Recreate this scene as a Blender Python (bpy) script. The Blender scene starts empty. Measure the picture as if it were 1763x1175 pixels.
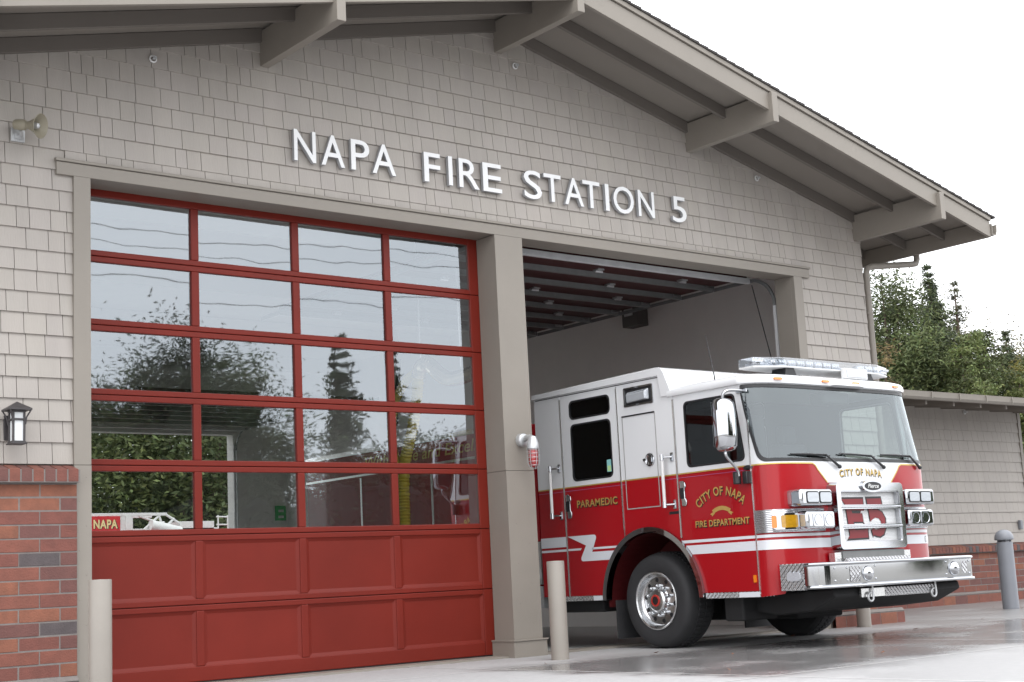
import bpy, bmesh, math, random
from mathutils import Vector, Matrix
from mathutils.geometry import tessellate_polygon
R = math.radians
S = bpy.context.scene
COL = S.collection

# ---------------------------------------------------------------- camera, world, sun, exposure
cam_d = bpy.data.cameras.new("camera")
cam = bpy.data.objects.new("camera", cam_d)
COL.objects.link(cam)
S.camera = cam
YAW, PITCH, ROLL = 0.68589, 0.163, -0.0507
cy, sy, cp, sp = math.cos(YAW), math.sin(YAW), math.cos(PITCH), math.sin(PITCH)
fw = Vector((sy * cp, cy * cp, sp))
rt = Vector((cy, -sy, 0.0))
up = rt.cross(fw)
r2 = math.cos(ROLL) * rt + math.sin(ROLL) * up
u2 = -math.sin(ROLL) * rt + math.cos(ROLL) * up
cam.matrix_world = Matrix(((r2.x, u2.x, -fw.x, -6.0149), (r2.y, u2.y, -fw.y, -11.8603),
                           (r2.z, u2.z, -fw.z, 0.6821), (0, 0, 0, 1)))
cam_d.sensor_width = 36.0
cam_d.lens = 2504.0 / 1763.0 * 36.0
cam_d.clip_start = 0.1
cam_d.clip_end = 2000

SUN_EL, SUN_AZ = 58.0, 205.0      # azimuth clockwise from +y
world = bpy.data.worlds.new("World")
S.world = world
world.use_nodes = True
wn = world.node_tree
wn.nodes.clear()
w_out = wn.nodes.new("ShaderNodeOutputWorld")
w_bg = wn.nodes.new("ShaderNodeBackground")
w_sky = wn.nodes.new("ShaderNodeTexSky")
w_sky.sky_type = 'NISHITA'
w_sky.sun_disc = False
w_sky.sun_elevation = R(SUN_EL)
w_sky.sun_rotation = R(SUN_AZ)
w_sky.dust_density = 4.0
w_hsv = wn.nodes.new("ShaderNodeHueSaturation")
w_hsv.inputs["Saturation"].default_value = 0.12
w_mix = wn.nodes.new("ShaderNodeMixRGB")          # the cloud deck that hides the blue
w_mix.inputs["Fac"].default_value = 0.85
w_tc = wn.nodes.new("ShaderNodeTexCoord")           # overcast: the cloud is darker at the horizon than overhead
w_sep = wn.nodes.new("ShaderNodeSeparateXYZ")
wn.links.new(w_tc.outputs["Generated"], w_sep.inputs["Vector"])
w_rng = wn.nodes.new("ShaderNodeMapRange")
w_rng.inputs["From Min"].default_value = 0.0
w_rng.inputs["From Max"].default_value = 1.0
w_rng.inputs["To Min"].default_value = 15.5
w_rng.inputs["To Max"].default_value = 17.5
wn.links.new(w_sep.outputs["Z"], w_rng.inputs["Value"])
w_col = wn.nodes.new("ShaderNodeMixRGB")
w_col.blend_type = 'MULTIPLY'
w_col.inputs["Fac"].default_value = 1.0
w_col.inputs["Color1"].default_value = (0.985, 1.0, 1.03, 1)
wn.links.new(w_rng.outputs["Result"], w_col.inputs["Color2"])
wn.links.new(w_col.outputs["Color"], w_mix.inputs["Color2"])
w_bg.inputs["Strength"].default_value = 0.1
wn.links.new(w_sky.outputs["Color"], w_hsv.inputs["Color"])
wn.links.new(w_hsv.outputs["Color"], w_mix.inputs["Color1"])
wn.links.new(w_mix.outputs["Color"], w_bg.inputs["Color"])
wn.links.new(w_bg.outputs["Background"], w_out.inputs["Surface"])

sun_d = bpy.data.lights.new("sun", 'SUN')
sun_d.energy = 0.5
sun_d.angle = R(25)
sun_d.color = (1.0, 0.97, 0.93)
sun = bpy.data.objects.new("sun", sun_d)
COL.objects.link(sun)
sdir = Vector((math.sin(R(SUN_AZ)) * math.cos(R(SUN_EL)), math.cos(R(SUN_AZ)) * math.cos(R(SUN_EL)), math.sin(R(SUN_EL))))
sun.rotation_euler = sdir.to_track_quat('Z', 'Y').to_euler()
sun.location = (0, -20, 30)

S.view_settings.view_transform = 'Standard'
S.view_settings.look = 'None'
S.view_settings.exposure = 0.75
S.view_settings.gamma = 1.0
S.render.engine = 'CYCLES'
S.cycles.use_denoising = True
S.cycles.max_bounces = 8
S.cycles.diffuse_bounces = 4
S.cycles.glossy_bounces = 4
S.cycles.transparent_max_bounces = 12
S.cycles.caustics_reflective = False
S.cycles.caustics_refractive = False
S.cycles.sample_clamp_indirect = 6.0

GZ = -0.08          # ground level

# ---------------------------------------------------------------- materials
MATS = {}
def mat(name, color=(0.5, 0.5, 0.5), rough=0.5, metal=0.0, coat=0.0, spec=0.5, var=0.0, vscale=6.0,
        bump=0.0, bscale=40.0, attr=None, aniso_stretch=None, ior=None):
    """Principled material; var adds a soft noise variation of the colour (wear, dirt), bump a fine noise relief."""
    if name in MATS:
        return MATS[name]
    m = bpy.data.materials.new(name)
    m.use_nodes = True
    nt = m.node_tree
    b = nt.nodes["Principled BSDF"]
    b.inputs["Base Color"].default_value = (*color, 1)
    b.inputs["Roughness"].default_value = rough
    b.inputs["Metallic"].default_value = metal
    b.inputs["Coat Weight"].default_value = coat
    b.inputs["Coat Roughness"].default_value = 0.03
    b.inputs["Specular IOR Level"].default_value = spec
    if var > 0 or bump > 0 or attr:
        tc = nt.nodes.new("ShaderNodeTexCoord")
        mp = nt.nodes.new("ShaderNodeMapping")
        nt.links.new(tc.outputs["Object"], mp.inputs["Vector"])
        if aniso_stretch:
            mp.inputs["Scale"].default_value = aniso_stretch
    if var > 0:
        n = nt.nodes.new("ShaderNodeTexNoise")
        n.inputs["Scale"].default_value = vscale
        n.inputs["Detail"].default_value = 6
        n.inputs["Roughness"].default_value = 0.65
        nt.links.new(mp.outputs["Vector"], n.inputs["Vector"])
        mr = nt.nodes.new("ShaderNodeMapRange")
        mr.inputs["From Min"].default_value = 0.25
        mr.inputs["From Max"].default_value = 0.75
        mr.inputs["To Min"].default_value = 1 - var
        mr.inputs["To Max"].default_value = 1 + var
        nt.links.new(n.outputs["Fac"], mr.inputs["Value"])
        mx = nt.nodes.new("ShaderNodeMixRGB")
        mx.blend_type = 'MULTIPLY'
        mx.inputs["Fac"].default_value = 1
        mx.inputs["Color1"].default_value = (*color, 1)
        nt.links.new(mr.outputs["Result"], mx.inputs["Color2"])
        src = mx.outputs["Color"]
        if attr:
            at = nt.nodes.new("ShaderNodeAttribute")
            at.attribute_name = attr
            m2 = nt.nodes.new("ShaderNodeMixRGB")
            m2.blend_type = 'MULTIPLY'
            m2.inputs["Fac"].default_value = 1
            nt.links.new(src, m2.inputs["Color1"])
            nt.links.new(at.outputs["Color"], m2.inputs["Color2"])
            src = m2.outputs["Color"]
        nt.links.new(src, b.inputs["Base Color"])
        mr2 = nt.nodes.new("ShaderNodeMapRange")
        mr2.inputs["To Min"].default_value = rough * 0.85
        mr2.inputs["To Max"].default_value = min(1, rough * 1.15)
        nt.links.new(n.outputs["Fac"], mr2.inputs["Value"])
        nt.links.new(mr2.outputs["Result"], b.inputs["Roughness"])
    if bump > 0:
        n2 = nt.nodes.new("ShaderNodeTexNoise")
        n2.inputs["Scale"].default_value = bscale
        n2.inputs["Detail"].default_value = 4
        nt.links.new(mp.outputs["Vector"], n2.inputs["Vector"])
        bp = nt.nodes.new("ShaderNodeBump")
        bp.inputs["Strength"].default_value = bump
        bp.inputs["Distance"].default_value = 0.01
        nt.links.new(n2.outputs["Fac"], bp.inputs["Height"])
        nt.links.new(bp.outputs["Normal"], b.inputs["Normal"])
    MATS[name] = m
    return m

def glass_mat(name, refl, tint, wave=0.0, wscale=2.0, fres=1.0, gcol=(1, 1, 1), stretch=(1, 1, 1), soft=0.0):
    """Window glass: clear tinted transmission under a mirror reflection that grows towards grazing angles; wave bends the reflection."""
    if name in MATS:
        return MATS[name]
    m = bpy.data.materials.new(name)
    m.use_nodes = True
    nt = m.node_tree
    nt.nodes.clear()
    out = nt.nodes.new("ShaderNodeOutputMaterial")
    tr = nt.nodes.new("ShaderNodeBsdfTransparent")
    tr.inputs["Color"].default_value = (*tint, 1)
    gl = nt.nodes.new("ShaderNodeBsdfGlossy")
    gl.inputs["Roughness"].default_value = soft
    gl.inputs["Color"].default_value = (*gcol, 1)
    lw = nt.nodes.new("ShaderNodeLayerWeight")            # Schlick's law on the facing angle, the same from both sides
    lw.inputs["Blend"].default_value = 0.5
    pw = nt.nodes.new("ShaderNodeMath"); pw.operation = 'POWER'; pw.inputs[1].default_value = 5.0
    nt.links.new(lw.outputs["Facing"], pw.inputs[0])
    sc_ = nt.nodes.new("ShaderNodeMath"); sc_.operation = 'MULTIPLY_ADD'; sc_.inputs[1].default_value = 0.96; sc_.inputs[2].default_value = 0.045
    nt.links.new(pw.outputs["Value"], sc_.inputs[0])
    ma = nt.nodes.new("ShaderNodeMath")
    ma.operation = 'MULTIPLY_ADD'
    ma.use_clamp = True
    ma.inputs[1].default_value = fres
    ma.inputs[2].default_value = refl
    nt.links.new(sc_.outputs["Value"], ma.inputs[0])
    mx = nt.nodes.new("ShaderNodeMixShader")
    nt.links.new(ma.outputs["Value"], mx.inputs["Fac"])
    nt.links.new(tr.outputs["BSDF"], mx.inputs[1])
    nt.links.new(gl.outputs["BSDF"], mx.inputs[2])
    nt.links.new(mx.outputs["Shader"], out.inputs["Surface"])
    if wave > 0:
        tc = nt.nodes.new("ShaderNodeTexCoord")
        mp = nt.nodes.new("ShaderNodeMapping")
        mp.inputs["Scale"].default_value = stretch
        n = nt.nodes.new("ShaderNodeTexNoise")
        n.inputs["Scale"].default_value = wscale
        n.inputs["Detail"].default_value = 0.6
        bp = nt.nodes.new("ShaderNodeBump")
        bp.inputs["Strength"].default_value = 1.0
        bp.inputs["Distance"].default_value = wave
        nt.links.new(tc.outputs["Object"], mp.inputs["Vector"])
        nt.links.new(mp.outputs["Vector"], n.inputs["Vector"])
        nt.links.new(n.outputs["Fac"], bp.inputs["Height"])
        nt.links.new(bp.outputs["Normal"], gl.inputs["Normal"])
    MATS[name] = m
    return m

def node_mat(name, fn):
    if name in MATS:
        return MATS[name]
    m = bpy.data.materials.new(name)
    m.use_nodes = True
    fn(m.node_tree, m.node_tree.nodes["Principled BSDF"])
    MATS[name] = m
    return m

M_SID = mat("painted_shingle", (0.368, 0.338, 0.309), 0.6, var=0.085, vscale=2.2, bump=0.15, bscale=60, attr="tone", aniso_stretch=(1.6, 1, 0.22))
M_TRIM = mat("trim_paint", (0.243, 0.219, 0.190), 0.5, var=0.05, vscale=2.5, bump=0.05, bscale=90)
M_SOF = mat("soffit_paint", (0.225, 0.202, 0.177), 0.6, var=0.04, vscale=2.0)
M_DOOR = mat("red_door_paint", (0.155, 0.0150, 0.0085), 0.42, spec=0.25, var=0.14, vscale=1.1, bump=0.02, bscale=30)
M_DOORIN = mat("dark_door_back", (0.055, 0.010, 0.009), 0.6, var=0.1)
M_LET = mat("white_letter", (0.78, 0.785, 0.79), 0.4, var=0.03)
M_LETS = mat("letter_side", (0.42, 0.43, 0.45), 0.4, metal=0.3)
M_MORT = mat("mortar", (0.185, 0.168, 0.158), 0.9, var=0.15, vscale=20, bump=0.4, bscale=120)
BRICKS = [mat("brick_a", (0.168, 0.060, 0.046), 0.8, var=0.22, vscale=9, bump=0.5, bscale=70),
          mat("brick_b", (0.190, 0.068, 0.048), 0.8, var=0.25, vscale=7, bump=0.5, bscale=70),
          mat("brick_c", (0.135, 0.058, 0.050), 0.8, var=0.22, vscale=8, bump=0.5, bscale=70),
          mat("brick_d", (0.215, 0.082, 0.050), 0.8, var=0.25, vscale=10, bump=0.5, bscale=70),
          mat("brick_e", (0.085, 0.070, 0.072), 0.8, var=0.25, vscale=9, bump=0.5, bscale=70)]
M_ROOF = mat("asphalt_shingle", (0.055, 0.05, 0.048), 0.9, var=0.3, vscale=12, bump=0.6, bscale=150)
M_INT = mat("interior_plaster", (0.74, 0.725, 0.70), 0.8, var=0.05, vscale=1.5)
M_STEEL = mat("galvanised_steel", (0.55, 0.56, 0.57), 0.4, metal=0.6, var=0.15, vscale=14)
M_RAFT = mat("dark_rafter", (0.135, 0.119, 0.105), 0.6, var=0.05, vscale=2.0)  # darker tone than the soffit and trim
M_STRUT = mat("dull_steel", (0.20, 0.205, 0.205), 0.55, metal=0.3, var=0.15, vscale=10)
M_RAIL = mat("pale_rail", (0.66, 0.67, 0.68), 0.45, metal=0.2, var=0.1, vscale=8)
M_GAPL = mat("panel_gap", (0.33, 0.32, 0.32), 0.6)
M_ALU = mat("brushed_aluminium", (0.75, 0.75, 0.74), 0.25, metal=0.9, var=0.06, vscale=20)
M_CHROME = mat("chrome", (0.50, 0.51, 0.53), 0.05, metal=1.0)
M_CHROME2 = mat("polished_wheel", (0.74, 0.75, 0.76), 0.2, metal=1.0, bump=0.04, bscale=20)
M_RED = mat("engine_red", (0.34, 0.003, 0.008), 0.35, spec=0.3, coat=0.4, var=0.03, vscale=1.2)
M_DRED = mat("dark_red", (0.06, 0.004, 0.005), 0.5)
M_WHITE = mat("engine_white", (0.74, 0.75, 0.77), 0.3, coat=0.8, var=0.015, vscale=1.5)
M_STRIPE = mat("white_stripe", (0.68, 0.70, 0.74), 0.35, coat=0.5)
M_GOLD = mat("gold_leaf", (0.62, 0.43, 0.13), 0.38, metal=0.55, var=0.12, vscale=30)
M_BLACK = mat("black_plastic", (0.014, 0.014, 0.016), 0.38)
M_RUB = mat("rubber", (0.022, 0.022, 0.024), 0.72, var=0.2, vscale=10, bump=0.2, bscale=80)
M_UNDER = mat("underbody", (0.012, 0.012, 0.013), 0.75, var=0.3, vscale=8)
M_DARKG = glass_mat("dark_tint_glass", 0.0, (0.03, 0.033, 0.036), fres=0.9)
M_CABG = glass_mat("cab_glass", 0.01, (0.20, 0.22, 0.22), fres=0.8)
M_CLEARG = glass_mat("clear_glass", 0.0, (0.80, 0.85, 0.84), fres=0.8)
M_WSG = glass_mat("windscreen_glass", 0.10, (0.55, 0.62, 0.61), wave=0.0004, wscale=1.0, fres=1.1, gcol=(0.86, 0.93, 0.96))
M_DG = glass_mat("door_glass", 0.205, (0.74, 0.77, 0.76), wave=0.0019, wscale=1.5, fres=0.9, gcol=(0.83, 0.90, 0.96), stretch=(1.5, 1, 1.0), soft=0.014)
M_LENS = mat("clear_lens", (0.50, 0.53, 0.57), 0.12, metal=0.2, coat=1.0, bump=0.5, bscale=45)
M_LAMP = mat("lamp_reflector", (0.58, 0.60, 0.64), 0.12, metal=0.9, bump=0.8, bscale=60)
M_AMB = mat("amber_lens", (0.75, 0.20, 0.005), 0.15, coat=1.0)
M_AMBD = mat("amber_lens_deep", (0.42, 0.22, 0.01), 0.15, coat=1.0, var=0.25, vscale=30)
M_BOL = mat("bollard_paint", (0.262, 0.238, 0.210), 0.5, var=0.06, vscale=3, bump=0.05, bscale=60)
M_GREYP = mat("grey_powder_coat", (0.215, 0.225, 0.25), 0.42, var=0.05, vscale=4)
M_REDL = mat("red_glass_lens", (0.35, 0.008, 0.012), 0.1, coat=1.0, var=0.3, vscale=25)
M_HORN = mat("horn_paint", (0.27, 0.245, 0.185), 0.55, var=0.08)
M_LANT = mat("lantern_bronze", (0.045, 0.04, 0.042), 0.5)
M_FROST = mat("frosted_glass", (0.70, 0.72, 0.73), 0.35, var=0.03)
M_YHOSE = mat("yellow_hose", (0.55, 0.42, 0.035), 0.5, var=0.08)
M_BRASSD = mat("silver_duct", (0.78, 0.70, 0.55), 0.25, metal=0.9, bump=0.3, bscale=18)
M_GREEN = mat("green_sign", (0.05, 0.45, 0.14), 0.4)
M_WHITEP = mat("white_paint", (0.68, 0.68, 0.675), 0.4, var=0.04)
M_CURT = mat("grey_fabric", (0.16, 0.17, 0.18), 0.8)
M_SEAT = mat("grey_seat", (0.10, 0.10, 0.11), 0.8)
M_LEAFL = mat("dead_leaf", (0.20, 0.075, 0.03), 0.7, var=0.4, vscale=40)
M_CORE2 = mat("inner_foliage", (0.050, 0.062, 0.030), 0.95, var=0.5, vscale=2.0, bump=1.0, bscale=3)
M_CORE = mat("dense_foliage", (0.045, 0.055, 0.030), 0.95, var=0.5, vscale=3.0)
M_BARK = mat("bark", (0.085, 0.06, 0.045), 0.9, var=0.3, vscale=6, bump=0.6, bscale=20)
M_WOOD = mat("pole_wood", (0.12, 0.09, 0.07), 0.9, var=0.2, vscale=5)
M_WIRE = mat("wire_black", (0.02, 0.02, 0.02), 0.6)

def _tread(nt, b):
    b.inputs["Base Color"].default_value = (0.60, 0.60, 0.61, 1)
    b.inputs["Metallic"].default_value = 0.95
    b.inputs["Roughness"].default_value = 0.2
    tc = nt.nodes.new("ShaderNodeTexCoord")
    hs = []
    for rz, off in ((45, 0.0), (-45, 0.5)):
        mp = nt.nodes.new("ShaderNodeMapping")
        mp.inputs["Rotation"].default_value = (0, 0, 0)
        mp.inputs["Scale"].default_value = (1, 1, 1)
        sx = nt.nodes.new("ShaderNodeSeparateXYZ")
        nt.links.new(tc.outputs["Object"], sx.inputs["Vector"])
        # diagonal coordinates on a vertical face: (x+y) along, z up
        add = nt.nodes.new("ShaderNodeMath"); add.operation = 'ADD'
        nt.links.new(sx.outputs["X"], add.inputs[0]); nt.links.new(sx.outputs["Y"], add.inputs[1])
        p = nt.nodes.new("ShaderNodeMath"); p.operation = 'ADD' if rz > 0 else 'SUBTRACT'
        nt.links.new(add.outputs[0], p.inputs[0]); nt.links.new(sx.outputs["Z"], p.inputs[1])
        s1 = nt.nodes.new("ShaderNodeMath"); s1.operation = 'MULTIPLY'
        s1.inputs[1].default_value = 125.0
        nt.links.new(p.outputs[0], s1.inputs[0])
        si = nt.nodes.new("ShaderNodeMath"); si.operation = 'SINE'
        nt.links.new(s1.outputs[0], si.inputs[0])
        hs.append(si)
    mu = nt.nodes.new("ShaderNodeMath"); mu.operation = 'MULTIPLY_ADD'     # strong slashes one way, broken by the other
    mu.inputs[1].default_value = 0.25
    nt.links.new(hs[1].outputs[0], mu.inputs[0]); nt.links.new(hs[0].outputs[0], mu.inputs[2])
    bp = nt.nodes.new("ShaderNodeBump")
    bp.inputs["Strength"].default_value = 0.9
    bp.inputs["Distance"].default_value = 0.006
    nt.links.new(mu.outputs[0], bp.inputs["Height"])
    nt.links.new(bp.outputs["Normal"], b.inputs["Normal"])
M_TREAD = node_mat("diamond_plate", _tread)

def _ribbed(nt, b):
    b.inputs["Base Color"].default_value = (0.58, 0.58, 0.60, 1)
    b.inputs["Metallic"].default_value = 1.0
    b.inputs["Roughness"].default_value = 0.12
    tc = nt.nodes.new("ShaderNodeTexCoord")
    w = nt.nodes.new("ShaderNodeTexWave")
    w.bands_direction = 'Z'
    w.inputs["Scale"].default_value = 18.0
    nt.links.new(tc.outputs["Object"], w.inputs["Vector"])
    bp = nt.nodes.new("ShaderNodeBump")
    bp.inputs["Distance"].default_value = 0.006
    bp.inputs["Strength"].default_value = 0.8
    nt.links.new(w.outputs["Fac"], bp.inputs["Height"])
    nt.links.new(bp.outputs["Normal"], b.inputs["Normal"])
M_RIB = node_mat("ribbed_chrome", _ribbed)

def _leafmat(nt, b):
    at = nt.nodes.new("ShaderNodeAttribute")
    at.attribute_name = "tone"
    b.inputs["Roughness"].default_value = 0.6
    b.inputs["Specular IOR Level"].default_value = 0.3
    nt.links.new(at.outputs["Color"], b.inputs["Base Color"])
    tl = nt.nodes.new("ShaderNodeBsdfTranslucent")
    nt.links.new(at.outputs["Color"], tl.inputs["Color"])
    mx = nt.nodes.new("ShaderNodeMixShader")
    mx.inputs["Fac"].default_value = 0.25
    out = nt.nodes["Material Output"]
    nt.links.new(b.outputs["BSDF"], mx.inputs[1])
    nt.links.new(tl.outputs["BSDF"], mx.inputs[2])
    nt.links.new(mx.outputs["Shader"], out.inputs["Surface"])
M_LEAF = node_mat("foliage", _leafmat)

def _concrete(nt, b):
    N, L = nt.nodes.new, nt.links.new
    tc = N("ShaderNodeTexCoord")
    sx = N("ShaderNodeSeparateXYZ"); L(tc.outputs["Object"], sx.inputs["Vector"])
    n1 = N("ShaderNodeTexNoise"); n1.inputs["Scale"].default_value = 0.9; n1.inputs["Detail"].default_value = 7; n1.inputs["Roughness"].default_value = 0.6
    n2 = N("ShaderNodeTexNoise"); n2.inputs["Scale"].default_value = 14; n2.inputs["Detail"].default_value = 8; n2.inputs["Roughness"].default_value = 0.75
    n3 = N("ShaderNodeTexNoise"); n3.inputs["Scale"].default_value = 90; n3.inputs["Detail"].default_value = 3
    mp = N("ShaderNodeMapping"); mp.inputs["Scale"].default_value = (1.0, 1.0, 1.0)
    L(tc.outputs["Object"], mp.inputs["Vector"])
    for n in (n1, n2, n3):
        L(mp.outputs["Vector"], n.inputs["Vector"])
    def ramp(val, lo, hi):
        m = N("ShaderNodeMapRange"); m.interpolation_type = 'SMOOTHSTEP'
        m.inputs["From Min"].default_value = lo; m.inputs["From Max"].default_value = hi
        L(val, m.inputs["Value"]); return m.outputs["Result"]
    def mul(a, c):
        m = N("ShaderNodeMath"); m.operation = 'MULTIPLY'; L(a, m.inputs[0])
        if isinstance(c, float): m.inputs[1].default_value = c
        else: L(c, m.inputs[1])
        return m.outputs[0]
    def madd(a, k, c):
        m = N("ShaderNodeMath"); m.operation = 'MULTIPLY_ADD'; L(a, m.inputs[0]); m.inputs[1].default_value = k
        L(c, m.inputs[2]); return m.outputs[0]
    nx = madd(n1.outputs["Fac"], 1.6, sx.outputs["X"])
    ny = madd(n1.outputs["Fac"], 1.2, sx.outputs["Y"])
    wx = ramp(nx, 2.45, 2.95)                # wet on the engine's side of the joint
    wy = ramp(ny, -0.35, -1.35)              # drier strip along the wall
    wy2 = ramp(ny, -4.9, -3.6)               # lighter slab nearer the camera
    wr = ramp(nx, 7.5, 10.0)
    wmx = N("ShaderNodeMath"); wmx.operation = 'MAXIMUM'
    L(wy, wmx.inputs[0]); L(mul(wr, 0.75), wmx.inputs[1])
    w = mul(wx, wmx.outputs[0])
    keep = N("ShaderNodeMapRange"); keep.inputs["To Min"].default_value = 0.35; keep.inputs["To Max"].default_value = 1.0
    L(wy2, keep.inputs["Value"])
    w = mul(w, keep.outputs["Result"])
    patch = ramp(n1.outputs["Fac"], 0.05, 0.56)
    w = mul(w, patch)
    wet = N("ShaderNodeMixRGB")
    wet.inputs["Color1"].default_value = (0.385, 0.382, 0.384, 1)
    wet.inputs["Color2"].default_value = (0.195, 0.190, 0.189, 1)
    L(w, wet.inputs["Fac"])
    v = N("ShaderNodeMapRange"); v.inputs["From Min"].default_value = 0.2; v.inputs["From Max"].default_value = 0.8
    v.inputs["To Min"].default_value = 0.78; v.inputs["To Max"].default_value = 1.18
    L(n2.outputs["Fac"], v.inputs["Value"])
    mx = N("ShaderNodeMixRGB"); mx.blend_type = 'MULTIPLY'; mx.inputs["Fac"].default_value = 1
    L(wet.outputs["Color"], mx.inputs["Color1"]); L(v.outputs["Result"], mx.inputs["Color2"])
    v3 = N("ShaderNodeMapRange"); v3.inputs["To Min"].default_value = 0.92; v3.inputs["To Max"].default_value = 1.08
    L(n3.outputs["Fac"], v3.inputs["Value"])
    mx3 = N("ShaderNodeMixRGB"); mx3.blend_type = 'MULTIPLY'; mx3.inputs["Fac"].default_value = 1
    L(mx.outputs["Color"], mx3.inputs["Color1"]); L(v3.outputs["Result"], mx3.inputs["Color2"])
    L(mx3.outputs["Color"], b.inputs["Base Color"])
    rg = N("ShaderNodeMapRange"); rg.inputs["To Min"].default_value = 0.62; rg.inputs["To Max"].default_value = 0.10
    L(w, rg.inputs["Value"])
    rr = N("ShaderNodeMath"); rr.operation = 'MULTIPLY_ADD'; rr.inputs[1].default_value = 0.16
    L(n2.outputs["Fac"], rr.inputs[0]); L(rg.outputs["Result"], rr.inputs[2])
    L(rr.outputs[0], b.inputs["Roughness"])
    bp = N("ShaderNodeBump"); bp.inputs["Strength"].default_value = 0.10; bp.inputs["Distance"].default_value = 0.004
    L(n2.outputs["Fac"], bp.inputs["Height"]); L(bp.outputs["Normal"], b.inputs["Normal"])
M_CONC = node_mat("apron_concrete", _concrete)
M_JOINT = mat("joint_sealant", (0.62, 0.61, 0.60), 0.7, var=0.15, vscale=10)
M_ASPH = mat("asphalt", (0.16, 0.16, 0.162), 0.85, var=0.2, vscale=8, bump=0.4, bscale=100)
M_EARTH = mat("pale_earth", (0.30, 0.29, 0.265), 0.95, var=0.4, vscale=1.2, bump=0.5, bscale=20)
M_FLOOR = mat("bay_floor", (0.42, 0.42, 0.41), 0.4, var=0.1, vscale=2)

# ---------------------------------------------------------------- mesh builder
def root_loc(o):
    while o.parent is not None:
        o = o.parent
    return Vector(o.location)

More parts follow.
